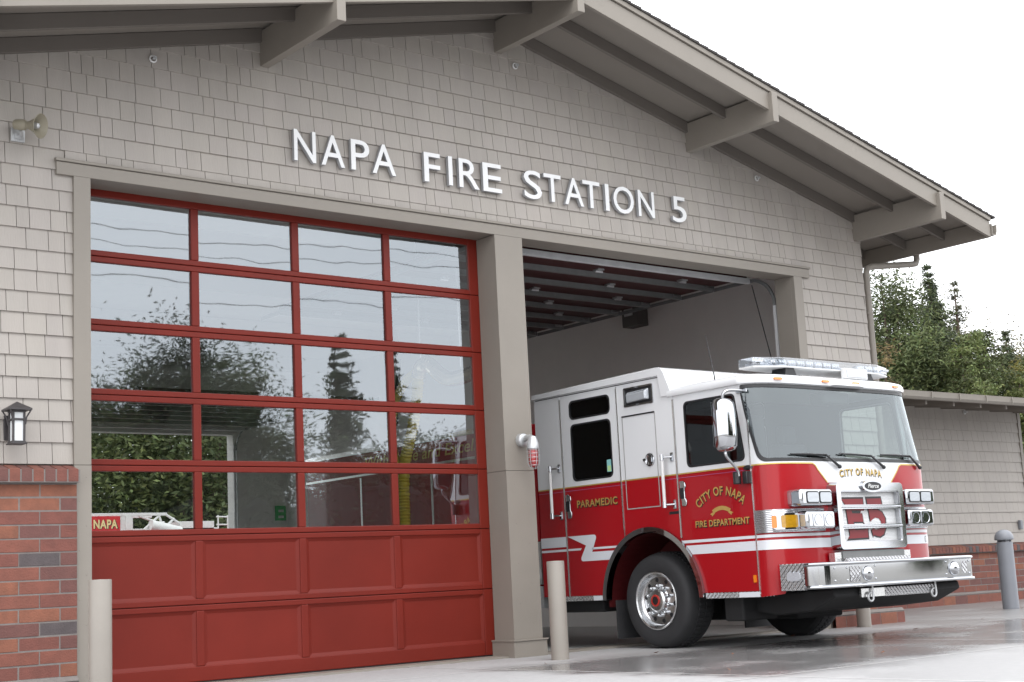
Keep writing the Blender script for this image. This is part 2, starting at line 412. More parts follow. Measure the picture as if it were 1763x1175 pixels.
class MB:
    def __init__(self):
        self.v, self.f, self.m, self.t = [], [], [], []
        self.mi, self.tone = 0, (1, 1, 1)
    def face(self, pts):
        i = len(self.v)
        self.v += [tuple(p) for p in pts]
        self.f.append(tuple(range(i, i + len(pts))))
        self.m.append(self.mi); self.t.append(self.tone)
    def mesh(self, vs, fs):
        i = len(self.v)
        self.v += [tuple(p) for p in vs]
        for f in fs:
            self.f.append(tuple(k + i for k in f)); self.m.append(self.mi); self.t.append(self.tone)
        return self
    def box(self, x0, x1, y0, y1, z0, z1):
        vs = [(x, y, z) for z in (z0, z1) for y in (y0, y1) for x in (x0, x1)]
        return self.mesh(vs, [(0, 2, 3, 1), (4, 5, 7, 6), (0, 1, 5, 4), (2, 6, 7, 3), (0, 4, 6, 2), (1, 3, 7, 5)])
    def obox(self, c, s, rot):
        c = Vector(c)
        vs = [c + rot @ Vector((sx * s[0] / 2, sy_ * s[1] / 2, sz * s[2] / 2)) for sz in (-1, 1) for sy_ in (-1, 1) for sx in (-1, 1)]
        return self.mesh(vs, [(0, 2, 3, 1), (4, 5, 7, 6), (0, 1, 5, 4), (2, 6, 7, 3), (0, 4, 6, 2), (1, 3, 7, 5)])
    def prism(self, pts, axis, a, b):
        """pts: 2-D outline; axis 'x': pts are (y,z); 'y': (x,z); 'z': (x,y); extruded from a to b."""
        mk = {'x': lambda p, w: (w, p[0], p[1]), 'y': lambda p, w: (p[0], w, p[1]), 'z': lambda p, w: (p[0], p[1], w)}[axis]
        return self.plate(pts, [], mk, a, b)
    def plate(self, outline, holes, mapf, a, b=None, usteps=None):
        """Tessellated plate with holes: mapf((u,v), w) -> xyz at w=a (front) and w=b (back, with side walls) when given."""
        loops = [list(outline)] + [list(h) for h in holes]
        flat = [p for l in loops for p in l]
        tris = tessellate_polygon([[Vector((p[0], p[1], 0)) for p in l] for l in loops])
        if usteps:
            bm = bmesh.new()
            bv = [bm.verts.new((p[0], p[1], 0)) for p in flat]
            for t in tris:
                try: bm.faces.new([bv[k] for k in t])
                except ValueError: pass
            for u in usteps:
                bmesh.ops.bisect_plane(bm, geom=bm.verts[:] + bm.edges[:] + bm.faces[:], plane_co=(u, 0, 0), plane_no=(1, 0, 0))
            bm.verts.index_update()
            fl2 = [(v.co.x, v.co.y) for v in bm.verts]
            fs = [tuple(v.index for v in f.verts) for f in bm.faces]
            bedges = [(e.verts[0].index, e.verts[1].index) for e in bm.edges if len(e.link_faces) == 1]
            bm.free()
        else:
            fl2, fs = flat, [tuple(t) for t in tris]
            bedges, k = [], 0
            for l in loops:
                n = len(l)
                bedges += [(k + i, k + (i + 1) % n) for i in range(n)]
                k += n
        self.mesh([mapf(p, a) for p in fl2], fs)
        if b is not None:
            n0 = len(fl2)
            i = len(self.v) - n0
            self.v += [tuple(mapf(p, b)) for p in fl2]
            for f in fs:
                self.f.append(tuple(k + i + n0 for k in reversed(f))); self.m.append(self.mi); self.t.append(self.tone)
            for e in bedges:
                self.f.append((i + e[0], i + e[1], i + n0 + e[1], i + n0 + e[0])); self.m.append(self.mi); self.t.append(self.tone)
        return self
    def tube(self, path, r, n=10, cap=True, closed=False):
        P = [Vector(p) for p in path]
        N = len(P)
        rr = r if isinstance(r, (list, tuple)) else [r] * N
        vs, fs = [], []
        nrm = None
        for i, p in enumerate(P):
            if closed: d = P[(i + 1) % N] - P[i - 1]
            else: d = P[min(i + 1, N - 1)] - P[max(i - 1, 0)]
            d.normalize()
            if nrm is None:
                nrm = d.orthogonal().normalized()
            nrm = (nrm - d * nrm.dot(d)).normalized()
            bn = d.cross(nrm)
            for k in range(n):
                a = 2 * math.pi * k / n
                vs.append(p + (nrm * math.cos(a) + bn * math.sin(a)) * rr[i])
        for i in range(N if closed else N - 1):
            j = (i + 1) % N
            for k in range(n):
                l = (k + 1) % n
                fs.append((i * n + k, i * n + l, j * n + l, j * n + k))
        if cap and not closed:
            fs.append(tuple(range(n - 1, -1, -1))); fs.append(tuple((N - 1) * n + k for k in range(n)))
        return self.mesh(vs, fs)
    def lathe(self, prof, o, axis, n=24, cap=True):
        """prof: (radius, height along axis)."""
        o, ax = Vector(o), Vector(axis).normalized()
        e1 = ax.orthogonal().normalized(); e2 = ax.cross(e1)
        vs, fs = [], []
        for r, h in prof:
            for k in range(n):
                a = 2 * math.pi * k / n
                vs.append(o + ax * h + (e1 * math.cos(a) + e2 * math.sin(a)) * r)
        for i in range(len(prof) - 1):
            for k in range(n):
                l = (k + 1) % n
                fs.append((i * n + k, i * n + l, (i + 1) * n + l, (i + 1) * n + k))
        if cap:
            if prof[0][0] > 1e-5: fs.append(tuple(range(n - 1, -1, -1)))
            if prof[-1][0] > 1e-5: fs.append(tuple((len(prof) - 1) * n + k for k in range(n)))
        return self.mesh(vs, fs)
    def ball(self, c, r, n=12, sc=(1, 1, 1)):
        prof = [(max(1e-6, r * math.sin(math.pi * i / n)), -r * math.cos(math.pi * i / n)) for i in range(n + 1)]
        i = len(self.v)
        self.lathe(prof, (0, 0, 0), (0, 0, 1), n * 2, cap=False)
        self.v[i:] = [(c[0] + p[0] * sc[0], c[1] + p[1] * sc[1], c[2] + p[2] * sc[2]) for p in self.v[i:]]
        return self
    def sweep(self, prof, path, normals, closed_prof=True):
        """prof: 2-D (outward, up) profile carried along path (3-D points) with horizontal outward normals."""
        n, vs, fs = len(prof), [], []
        for p, nn in zip(path, normals):
            for a, b in prof:
                vs.append((p[0] + nn[0] * a, p[1] + nn[1] * a, p[2] + b))
        for i in range(len(path) - 1):
            for k in range(n if closed_prof else n - 1):
                l = (k + 1) % n
                fs.append((i * n + k, i * n + l, (i + 1) * n + l, (i + 1) * n + k))
        if closed_prof:
            fs.append(tuple(range(n))); fs.append(tuple((len(path) - 1) * n + k for k in reversed(range(n))))
        return self.mesh(vs, fs)
    def text(self, s, size, mapf, depth_a=0.0, depth_b=None, bold=0.0, width=None, height=None, space=1.0, shear=0.0):
        """Lettering from the built-in font, fitted to width x height from its lower left corner; mapf((u,v), w)."""
        vs, fs = text_mesh(s, bold, space, shear)
        x0, x1 = min(v[0] for v in vs), max(v[0] for v in vs)
        y0, y1 = min(v[1] for v in vs), max(v[1] for v in vs)
        kx = (width / (x1 - x0)) if width else size
        ky = (height / (y1 - y0)) if height else size
        pts = [((v[0] - x0) * kx, (v[1] - y0) * ky) for v in vs]
        i = len(self.v)
        self.v += [tuple(mapf(p, depth_a)) for p in pts]
        for f in fs:
            self.f.append(tuple(k + i for k in f)); self.m.append(self.mi); self.t.append(self.tone)
        if depth_b is not None:
            cnt = {}
            for f in fs:
                for k in range(len(f)):
                    e = (f[k], f[(k + 1) % len(f)])
                    key = (min(e), max(e))
                    cnt[key] = None if key in cnt else e
            j = len(self.v)
            self.v += [tuple(mapf(p, depth_b)) for p in pts]
            keep = self.mi
            self.mi = self.side_mi if hasattr(self, 'side_mi') else keep
            for e in cnt.values():
                if e:
                    self.f.append((i + e[1], i + e[0], j + e[0], j + e[1])); self.m.append(self.mi); self.t.append(self.tone)
            self.mi = keep
        return self
    def build(self, name, mats, parent=None, bevel=0.0, smooth=None, tone=False, segs=2, recalc=True):
        mats = mats if isinstance(mats, (list, tuple)) else [mats]
        me = bpy.data.meshes.new(name)
        off = root_loc(parent) if parent is not None else Vector((0, 0, 0))
        me.from_pydata([(v[0] - off.x, v[1] - off.y, v[2] - off.z) for v in self.v], [], self.f)
        for m in mats:
            me.materials.append(m)
        me.polygons.foreach_set("material_index", self.m)
        if tone:
            at = me.color_attributes.new("tone", 'FLOAT_COLOR', 'CORNER')
            buf = []
            for f, t in zip(self.f, self.t):
                buf += [t[0], t[1], t[2], 1.0] * len(f)
            at.data.foreach_set("color", buf)
        if recalc:
            bm = bmesh.new(); bm.from_mesh(me)
            bmesh.ops.recalc_face_normals(bm, faces=bm.faces)
            bm.to_mesh(me); bm.free()
        if smooth is not None:
            me.shade_smooth()
            me.set_sharp_from_angle(angle=R(smooth))
        me.update()
        o = bpy.data.objects.new(name, me)
        COL.objects.link(o)
        if parent is not None:
            o.parent = parent
        if bevel > 0:
            b = o.modifiers.new("bevel", 'BEVEL')
            b.width = bevel; b.segments = segs; b.limit_method = 'ANGLE'; b.angle_limit = R(40)
            b.harden_normals = False
        return o

_tx = {}
def text_mesh(s, bold, space, shear):
    key = (s, bold, space, shear)
    if key not in _tx:
        cu = bpy.data.curves.new("lettering", 'FONT')
        cu.body = s
        cu.size = 1.0
        cu.offset = bold
        cu.space_character = space
        cu.shear = shear
        cu.resolution_u = 4
        ob = bpy.data.objects.new("lettering", cu)
        COL.objects.link(ob)
        dg = bpy.context.evaluated_depsgraph_get()
        me = bpy.data.meshes.new_from_object(ob.evaluated_get(dg))
        _tx[key] = ([tuple(v.co) for v in me.vertices], [tuple(p.vertices) for p in me.polygons])
        bpy.data.objects.remove(ob); bpy.data.curves.remove(cu); bpy.data.meshes.remove(me)
    return _tx[key]

def tag(o, label=None, cat=None, group=None, kind=None):
    if label: o["label"] = label
    if cat: o["category"] = cat
    if group: o["group"] = group
    if kind: o["kind"] = kind
    return o
def thing(name, label, cat, loc, group=None):
    o = bpy.data.objects.new(name, None)
    o.empty_display_size = 0.2
    COL.objects.link(o)
    o.location = loc
    return tag(o, label, cat, group)
def node(name, parent):
    """A part that is only a holder for sub-parts."""
    o = bpy.data.objects.new(name, None)
    o.empty_display_size = 0.1
    COL.objects.link(o)
    o.parent = parent
    return o
def copy_tree(o, parent=None):
    kids = list(o.children)
    c = o.copy()
    COL.objects.link(c)
    c.parent = parent
    for k in kids:
        copy_tree(k, c)
    return c
def rrect(u0, u1, v0, v1, r, n=5):
    """Rounded rectangle outline."""
    out = []
    for cx_, cy_, a0 in ((u1 - r, v1 - r, 0), (u0 + r, v1 - r, 90), (u0 + r, v0 + r, 180), (u1 - r, v0 + r, 270)):
        for i in range(n + 1):
            a = R(a0 + 90 * i / n)
            out.append((cx_ + r * math.cos(a), cy_ + r * math.sin(a)))
    return out
def rpoly(pts, r, n=5):
    """Convex polygon with rounded corners."""
    out = []
    N = len(pts)
    for i in range(N):
        p, a, b = Vector(pts[i]), Vector(pts[i - 1]), Vector(pts[(i + 1) % N])
        da, db = (a - p).normalized(), (b - p).normalized()
        ang = da.angle(db)
        t = r / math.tan(ang / 2)
        c = p + (da + db).normalized() * (r / math.sin(ang / 2))
        s0, s1 = p + da * t - c, p + db * t - c
        tot = s0.angle_signed(s1) if hasattr(s0, 'angle_signed') else 0
        a0 = math.atan2(s0.y, s0.x); a1 = math.atan2(s1.y, s1.x)
        d = (a1 - a0 + math.pi) % (2 * math.pi) - math.pi
        for k in range(n + 1):
            aa = a0 + d * k / n
            out.append((c.x + r * math.cos(aa), c.y + r * math.sin(aa)))
    return out
def scaled(pts, d):
    """Outline pushed outward by about d (star-shaped about its centre)."""
    cx_ = sum(p[0] for p in pts) / len(pts); cy_ = sum(p[1] for p in pts) / len(pts)
    w = max(p[0] for p in pts) - min(p[0] for p in pts); h = max(p[1] for p in pts) - min(p[1] for p in pts)
    return [(cx_ + (p[0] - cx_) * (1 + 2 * d / w), cy_ + (p[1] - cy_) * (1 + 2 * d / h)) for p in pts]

# ================================================================ SETTING: ground
def sheet(name, x0, x1, y0, y1, z, m, div=1):
    b = MB()
    for i in range(div):
        for j in range(div):
            xa, xb = x0 + (x1 - x0) * i / div, x0 + (x1 - x0) * (i + 1) / div
            ya, yb = y0 + (y1 - y0) * j / div, y0 + (y1 - y0) * (j + 1) / div
            b.face([(xa, ya, z), (xb, ya, z), (xb, yb, z), (xa, yb, z)])
    return tag(b.build(name, m, recalc=False), kind="structure")
sheet("ground", -400, 700, -500, 700, GZ - 0.012, M_EARTH)
sheet("road", -200, 200, -30, -19, GZ - 0.004, M_ASPH)
sheet("concrete_apron", -30, 60, -19, 0.06, GZ, M_CONC)
b = MB()
for x in (-1.0, 2.02, 6.05, 10.0, 14.0, 18.0):
    b.face([(x - .009, -19, GZ + .003), (x + .009, -19, GZ + .003), (x + .009, -.1, GZ + .003), (x - .009, -.1, GZ + .003)])
for y in (-1.62, -4.75, -8.6, -13.0):
    b.face([(-14, y - .009, GZ + .0025), (40, y - .009, GZ + .0025), (40, y + .009, GZ + .0025), (-14, y + .009, GZ + .0025)])
tag(b.build("pavement_joints", M_JOINT, recalc=False), kind="structure")
sheet("pavement", 9.5, 40, 0.06, 14.0, GZ - 0.002, M_CONC)
sheet("bay_floor", -2.5, 9.4, 0.06, 14.6, GZ + 0.002, M_FLOOR)
sheet("rear_yard", -20, 40, 14.6, 30, GZ - 0.002, M_ASPH)

# ================================================================ FIRE STATION
RX = 3.46
SL = 0.242
zr = lambda x: 6.52 - SL * abs(x - RX)       # underside of the rafter against the wall
zd = lambda x: 6.66 - SL * abs(x - RX)       # underside of the roof deck
zf = lambda x: 6.436 - SL * abs(x - RX)      # underside of the rake fascia
XL, XR = -2.57, 9.47
EL, ER = 2 * RX - 10.46, 10.46
YT, YS = -0.32, -0.285                       # trim face, siding face
st = thing("fire_station", "tan shingled fire station with a gabled roof, brick base and two garage doors", "building", (RX, 7.0, GZ))

# backing wall with the door opening
b = MB()
b.plate([(XL, GZ), (XR, GZ), (XR, zd(XR)), (RX, zd(RX)), (XL, zd(XL))], [[(-1.13, GZ + .02), (8.02, GZ + .02), (8.02, 4.26), (-1.13, 4.26)]],
        lambda p, w: (p[0], w, p[1]), -0.262, -0.005)
b.box(XR - .22, XR, -0.004, 14.6, GZ, zd(XR) - .01)
b.box(XL, XL + .22, -0.004, 14.6, GZ, zd(XL) - .01)
b.build("wall", M_TRIM, st)

# shingle siding: every course butts over the one below
rnd = random.Random(5)
b = MB()
P0, PITCHZ = 4.12, 0.178
k0 = int(math.floor((1.80 - P0) / PITCHZ)) - 1
def shingle(x0, x1, z0, z1, cap=True):
    yb, yt_ = YS - 0.012 + rnd.uniform(-.0004, .0004), YS + 0.006
    a0 = z1 if not cap else min(z1, zr(x0) + .10)
    a1 = z1 if not cap else min(z1, zr(x1) + .10)
    if a0 - z0 < .01 or a1 - z0 < .01:
        return
    t = rnd.uniform(0.97, 1.025)
    b.tone = (t, t * rnd.uniform(.995, 1.005), t * rnd.uniform(.99, 1.01))
    f = lambda z: yb + (yt_ - yb) * (z - z0) / PITCHZ
    b.face([(x0, yb, z0), (x1, yb, z0), (x1, f(a1), a1), (x0, f(a0), a0)])
    b.face([(x0, yb, z0), (x0, YS + .02, z0), (x1, YS + .02, z0), (x1, yb, z0)])
    b.face([(x0, yb, z0), (x0, f(a0), a0), (x0, YS + .02, a0), (x0, YS + .02, z0)])
    b.face([(x1, yb, z0), (x1, YS + .02, z0), (x1, YS + .02, a1), (x1, f(a1), a1)])
for k in range(k0, 16):
    z0, z1 = P0 + k * PITCHZ, P0 + (k + 1) * PITCHZ
    x = XL - rnd.uniform(0, .15)
    while x < XR:
        wd = rnd.choice((.11, .14, .16, .18, .19, .21, .24, .27))
        x0, x1 = max(x, XL) + .0026, min(x + wd, XR) - .0026
        x += wd
        if x1 - x0 < .02: continue
        if z0 < 1.80 and z1 <= 1.80: continue
        if z0 < 4.395 and x1 > -1.28 and x0 < 8.18:
            if z1 > 4.395:
                shingle(x0, x1, 4.395, z1)
            elif x0 < -1.29:
                shingle(x0, -1.28, max(z0, 1.80), z1)
            elif x1 > 8.19:
                shingle(8.18, x1, max(z0, 1.80), z1)
            continue
        shingle(x0, x1, max(z0, 1.80), z1)
sd = b.build("siding", M_SID, st, tone=True, recalc=False)

# corner of the side wall
for xa in (XR, XL - .014):
    b = MB(); b.box(xa, xa + .014, YS + .01, 14.5, 1.80, zd(XR) - .02)
    b.build("side_siding", M_SID, st, tone=True)

# brick base left and right of the doors
def bricks(b, x0, x1, z0, z1, yf, seed, course=0.113, length=0.335, dep=0.06):
    rn = random.Random(seed)
    n = int(round((z1 - z0) / course))
    ch = (z1 - z0) / n
    for k in range(n):
        x = x0 - (0.5 * length if k % 2 else 0.0) - 0.13
        while x < x1:
            a, c = max(x, x0), min(x + length - .009, x1)
            x += length
            if c - a < .015: continue
            b.mi = rn.choices(range(5), (4, 4, 3.5, 2.5, .7))[0]
            j = rn.uniform(-.0025, .0025)
            b.box(a, c, yf + j, yf + dep, z0 + k * ch + rn.uniform(0, .0015), z0 + (k + 1) * ch - .010)
def rowlock(b, x0, x1, z0, z1, yf, yb, seed):
    rn = random.Random(seed)
    x = x0
    while x < x1 - .02:
        c = min(x + .086, x1)
        b.mi = rn.choices(range(5), (4, 4, 3, 2, 1))[0]
        b.mesh([(x, yf, z0), (c, yf, z0), (c, yb, z0), (x, yb, z0), (x, yf, z1 - .045), (c, yf, z1 - .045), (c, yb, z1), (x, yb, z1)],
               [(0, 3, 2, 1), (4, 5, 6, 7), (0, 1, 5, 4), (2, 3, 7, 6), (0, 4, 7, 3), (1, 2, 6, 5)])
        x += .096
for (xa, xb, sdd) in ((-2.62, -1.272, 3), (8.185, 9.55, 4)):
    b = MB()
    bricks(b, xa, xb, 0.105, 1.645, -0.36, sdd)
    b.build("brick_base", BRICKS, st, bevel=.003, segs=1)
    b = MB()
    bricks(b, xa, xb, GZ - .02, 0.065, -0.395, sdd + 7)
    b.build("brick_plinth", BRICKS, st, bevel=.003, segs=1)
    b = MB(); b.box(xa, xb, -.357, -.27, GZ - .01, 1.645); b.box(xa, xb, -.392, -.36, GZ - .01, .07)
    b.prism([(-.40, .068), (-.352, .068), (-.352, .104), (-.358, .104)], 'x', xa, xb)
    b.build("mortar", M_MORT, st)
    b = MB(); rowlock(b, xa, xb + (.02 if xa > 0 else -.005), 1.652, 1.80, -.43, -.27, sdd + 11)
    b.build("brick_sill", BRICKS, st, bevel=.006, segs=2)
    b = MB(); b.box(xa, xb, -.426, -.27, 1.646, 1.752)
    b.build("mortar", M_MORT, st)

# painted trim round the doors
b = MB()
b.box(-1.43, 8.33, YT, YS + .02, 4.255, 4.366)
b.box(-1.44, 8.34, YT - .018, YS + .02, 4.369, 4.396)
b.box(-1.13, 3.265, YT + .002, -.006, 4.262, 4.30)
b.box(3.635, 8.02, YT + .002, -.006, 4.262, 4.30)
b.build("header_trim", M_TRIM, st, bevel=.004)
def screws(b, x0, x1, z0, z1, y):
    z = z0; i = 0
    while z < z1:
        b.lathe([(.006, 0), (.006, .003)], ((x0 if i % 2 else x1), y, z), (0, -1, 0), 8)
        z += .20; i += 1
for (xa, xb) in ((-1.28, -1.132), (8.022, 8.178)):
    b = MB()
    b.box(xa, xb, YT, -.006, 1.800, 4.254)
    b.box(xa, xb, YT - .004, -.006, GZ, 1.796)
    screws(b, xa + .045, xb - .045, .1, 1.7, YT - .004)
    b.build("door_trim", M_TRIM, st, bevel=.004)
b = MB()
b.box(3.265, 3.635, YT, -.006, 1.790, 4.254)
b.box(3.265, 3.635, YT - .004, -.006, .095, 1.786)
b.box(3.235, 3.665, YT - .034, .03, GZ - .01, .078)
b.box(3.225, 3.675, YT - .046, .03, .080, .095)
screws(b, 3.37, 3.53, .25, 1.7, YT - .004)
b.build("pillar", M_TRIM, st, bevel=.004)

# roof
YF, YB = -1.60, 14.9
rf = MB()
for s in (1, -1):
    X = lambda d: RX + s * d
    L = 7.0
    rf.prism([(X(0), zd(X(0))), (X(L), zd(X(L))), (X(L), zd(X(L)) + .05), (X(0), zd(X(0)) + .05)], 'y', YF + .045, YB)
roof = rf.build("roof", M_SOF, st)
b = MB()
for s in (1, -1):
    n = 50
    for i in range(n):
        d0, d1 = 7.06 * i / n, 7.06 * (i + 1) / n + .02
        z0, z1 = 6.712 - SL * d0, 6.712 - SL * d1
        xa, xb = RX + s * d0, RX + s * d1
        jit = 0.005 * ((i * 7) % 3) / 2
        b.mesh([(xa, YF - .035 - jit, z0 + .008), (xb, YF - .035 - jit, z1 + .022), (xb, YB, z1 + .022), (xa, YB, z0 + .008),
                (xa, YF - .035 - jit, z0 - .010), (xb, YF - .035 - jit, z1 - .006), (xb, YB, z1 - .006), (xa, YB, z0 - .010)],
               [(0, 1, 2, 3), (7, 6, 5, 4), (0, 4, 5, 1), (2, 6, 7, 3), (0, 3, 7, 4), (1, 5, 6, 2)])
b.build("shingles", M_ROOF, roof)
b = MB()
for s in (1, -1):
    X = lambda d: RX + s * d
    L = 7.0
    def band(o0, o1, ya, yb):
        sb = SL - (.0105 if (s < 0 and o0 == 0) else 0)
        b.prism([(X(0), 6.436 + o0), (X(L), 6.436 + o0 - sb * L), (X(L), 6.436 + o1 - SL * L), (X(0), 6.436 + o1)], 'y', ya, yb)
    band(0, .205, YF, YF + .042)
    band(.212, .266, YF - .022, YF + .042)
    # eave boards
    xe = X(L)
    b.box(min(xe, xe - s * .04), max(xe, xe - s * .04), YF + .043, YB, 6.436 - SL * L, zd(xe) - .004)
b.build("fascia", M_TRIM, roof, bevel=.003)
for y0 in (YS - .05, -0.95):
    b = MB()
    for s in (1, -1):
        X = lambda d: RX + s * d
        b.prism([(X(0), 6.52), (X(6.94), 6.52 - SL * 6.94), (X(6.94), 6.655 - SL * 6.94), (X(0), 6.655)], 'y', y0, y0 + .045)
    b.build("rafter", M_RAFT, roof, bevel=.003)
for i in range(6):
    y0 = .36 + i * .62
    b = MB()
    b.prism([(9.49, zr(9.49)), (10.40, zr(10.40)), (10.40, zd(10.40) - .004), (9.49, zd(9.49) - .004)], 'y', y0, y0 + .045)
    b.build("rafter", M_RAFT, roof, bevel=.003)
for (xa, z0) in ((-2.50, 4.86), (0.556, 5.585), (3.412, 6.283), (6.282, 5.605), (9.328, 4.845)):
    b = MB(); b.box(xa, xa + .092, -1.655, -.20, z0, z0 + .345)
    b.build("roof_beam", M_TRIM, st, bevel=.006)
b = MB()
gx, gz = ER + .005, 4.775
prof = [(0, .145), (0, 0), (.085, 0), (.11, .05), (.12, .13), (.128, .145), (.112, .145), (.105, .13), (.095, .055), (.078, .012), (.012, .012), (.012, .145)]
b.sweep(prof, [(gx, YF - .02, gz), (gx, YB, gz)], [(1, 0, 0), (1, 0, 0)])
gut = b.build("gutter", M_TRIM, roof, smooth=30)
b = MB()
pth = [(10.50, -.42, 4.79), (10.50, -.42, 4.69), (10.47, -.415, 4.635), (10.40, -.41, 4.62), (9.66, -.29, 4.54), (9.585, -.275, 4.51), (9.56, -.27, 4.43), (9.56, -.27, .12)]
b.tube(pth, .042, 14)
for z in (1.6, 3.9):
    b.lathe([(.048, -.015), (.048, .015)], (9.56, -.27, z), (0, 0, 1), 14)
    b.box(9.50, 9.56, -.285, -.255, z - .012, z + .012)
b.build("downspout", M_TRIM, st, smooth=50)

# interior shell
b = MB()
b.plate([(XL + .22, GZ), (XR - .22, GZ), (XR - .22, 5.0), (XL + .22, 5.0)],
        [[(-1.13, GZ + .02), (3.26, GZ + .02), (3.26, 3.85), (-1.13, 3.85)], [(3.62, GZ + .02), (8.02, GZ + .02), (8.02, 3.85), (3.62, 3.85)]],
        lambda p, w: (p[0], w, p[1]), 14.3, 14.55)
b.box(XR - .226, XR - .2215, .0, 14.3, GZ, 5.0)
b.box(XL + .2215, XL + .226, .0, 14.3, GZ, 5.0)
b.box(XL + .23, XR - .23, .0, 14.3, 5.0, 5.06)
b.build("interior_wall", M_INT, st)
b = MB()
for y in (2.5, 5.5, 8.5, 11.5):
    b.box(XL + .24, XR - .24, y, y + .1, 4.72, 4.995)
b.build("ceiling_joist", M_INT, st)

# ---- closed garage door: seven hinged sections, five glazed
DL, DR = -1.176, 3.296
SEC = 0.61
MUL = (0.0, 1.06, 2.12)
door = None
b = MB()
def section(b, z0, z1, bot, top):
    b.box(DL, -1.03, 0, .045, z0, z1)
    b.box(3.15, DR, 0, .045, z0, z1)
    b.box(-1.03, 3.15, 0, .045, z0, z0 + bot)
    b.box(-1.03, 3.15, 0, .045, z1 - top, z1)
    for m in MUL:
        b.box(m - .038, m + .038, 0.0, .045, z0 + bot, z1 - top)
for k in range(7):
    z0 = k * SEC + .0025 if k else -.05
    z1 = (k + 1) * SEC - .0025
    section(b, z0, z1, .13 if k == 0 else .05, .07 if k == 6 else .05)
door = b.build("garage_door", M_DOOR, st, bevel=.007, segs=2)
prn = random.Random(17)
PYAW = -.018
EDG = [(-1.03, -.038), (.038, 1.022), (1.098, 2.082), (2.158, 3.15)]
for k in range(7):
    z0, z1 = k * SEC + .0525, (k + 1) * SEC - (.0725 if k == 6 else .0525)
    if k == 0: z0 = .08
    for (xa, xb) in EDG:
        b = MB()
        if k >= 2:
            ty = [prn.uniform(-.003, .003) for _ in range(3)]
            if xa > 2: ty[1] += PYAW          # right column turned further to shift the engine's reflection; all panes tilt slightly
            dy = (ty[0], ty[0] + ty[1], ty[0] + ty[1] + ty[2], ty[0] + ty[2])
            pc = [(xa + .001, z0 + .001), (xb - .001, z0 + .001), (xb - .001, z1 - .001), (xa + .001, z1 - .001)]
            b.mesh([(p[0], .027 + d, p[1]) for p, d in zip(pc, dy)], [(0, 1, 2, 3)])
            b.build("pane", M_DG, door)
        else:
            xm0, xm1, zm0, zm1 = xa + .035, xb - .035, z0 + .03, z1 - .03
            o = [(xa, z0), (xb, z0), (xb, z1), (xa, z1)]
            i_ = [(xm0, zm0), (xm1, zm0), (xm1, zm1), (xm0, zm1)]
            vs = [(p[0], .010, p[1]) for p in o] + [(p[0], .022, p[1]) for p in i_]
            b.mesh(vs, [(0, 1, 5, 4), (1, 2, 6, 5), (2, 3, 7, 6), (3, 0, 4, 7), (4, 5, 6, 7)])
            b.build("panel", M_DOOR, door, recalc=False)
b = MB()
b.box(DL, DR, .004, .04, -.078, -.051)
b.box(DR + .001, DR + .012, -.002, .05, -.07, 4.25)
b.build("door_seal", M_BLACK, st)
for k in range(1, 7):
    b = MB(); b.box(DL + .01, DR - .01, .046, .052, k * SEC - .03, k * SEC + .03); b.build("section_light_seal", M_BLACK, door)  # added strip behind each joint keeps daylight from showing through

# ---- open overhead door, lying level under the ceiling
od = MB()
for i in range(7):
    y0 = .46 + i * SEC
    od.box(3.60, 8.04, y0, y0 + SEC - .006, 4.375, 4.42)
opd = od.build("overhead_door", M_DOORIN, st, bevel=.004)
def metal(name, fn, m=None, par=None, **kw):
    b = MB(); fn(b)
    return b.build(name, m or M_STEEL, par or opd, **kw)
metal("bottom_rail", lambda b: b.box(3.62, 8.03, .40, .455, 4.292, 4.362), M_RAIL, bevel=.004)
for i in range(1, 8):
    y = .46 + i * SEC
    metal("strut", lambda b: (b.box(3.62, 8.02, y - .05, y - .044, 4.31, 4.374), b.box(3.62, 8.02, y - .044, y + .0, 4.31, 4.316), b.box(3.62, 8.02, y + .0, y + .006, 4.31, 4.374)), M_STRUT)
    for xx in ((4.4, 5.85, 7.3) if i % 2 else (4.9, 6.6)):
        metal("hinge", lambda b: (b.box(xx - .05, xx + .05, y - .22, y - .12, 4.355, 4.374), b.tube([(xx - .06, y - .17, 4.345), (xx + .06, y - .17, 4.345)], .015, 8)))
    metal("roller", lambda b: (b.box(7.86, 8.0, y - .05, y + .04, 4.335, 4.374), b.tube([(7.9, y, 4.335), (8.07, y, 4.335)], .011, 8), b.lathe([(.028, 0), (.028, .02)], (8.05, y, 4.335), (1, 0, 0), 12)))
for xx in (3.60, 8.06):
    def trk(b):
        pts = [(xx, .05, 3.95)] + [(xx, .05 + .38 * (1 - math.cos(R(a))), 3.95 + .385 * math.sin(R(a))) for a in range(10, 91, 10)] + [(xx, 5.2, 4.335)]
        vs, fs = [], []
        pr = [(-.010, -.022), (.010, -.022), (.010, .022), (-.010, .022)]
        for i, p in enumerate(pts):
            d = (Vector(pts[min(i + 1, len(pts) - 1)]) - Vector(pts[max(i - 1, 0)])).normalized()
            u_ = d.cross(Vector((1, 0, 0)))
            for a, c in pr:
                vs.append(Vector(p) + Vector((a, 0, 0)) + u_ * c)
        for i in range(len(pts) - 1):
            for k in range(4):
                l = (k + 1) % 4
                fs.append((i * 4 + k, i * 4 + l, i * 4 + 4 + l, i * 4 + 4 + k))
        b.mesh(vs, fs)
    metal("track", trk, M_STRUT, smooth=40)
    metal("jamb_track", lambda b: (b.box(xx - .012, xx + .012, .03, .075, GZ + .05, 3.95), b.box(xx + .013, xx + .05, .02, .03, GZ + .05, 4.1)), M_RAIL)
metal("lift_cable", lambda b: b.tube([(8.03, .38, 4.27), (8.05, .10, 3.0), (8.05, .07, .1)], .007, 6), M_BLACK)
rear = copy_tree(opd, st)
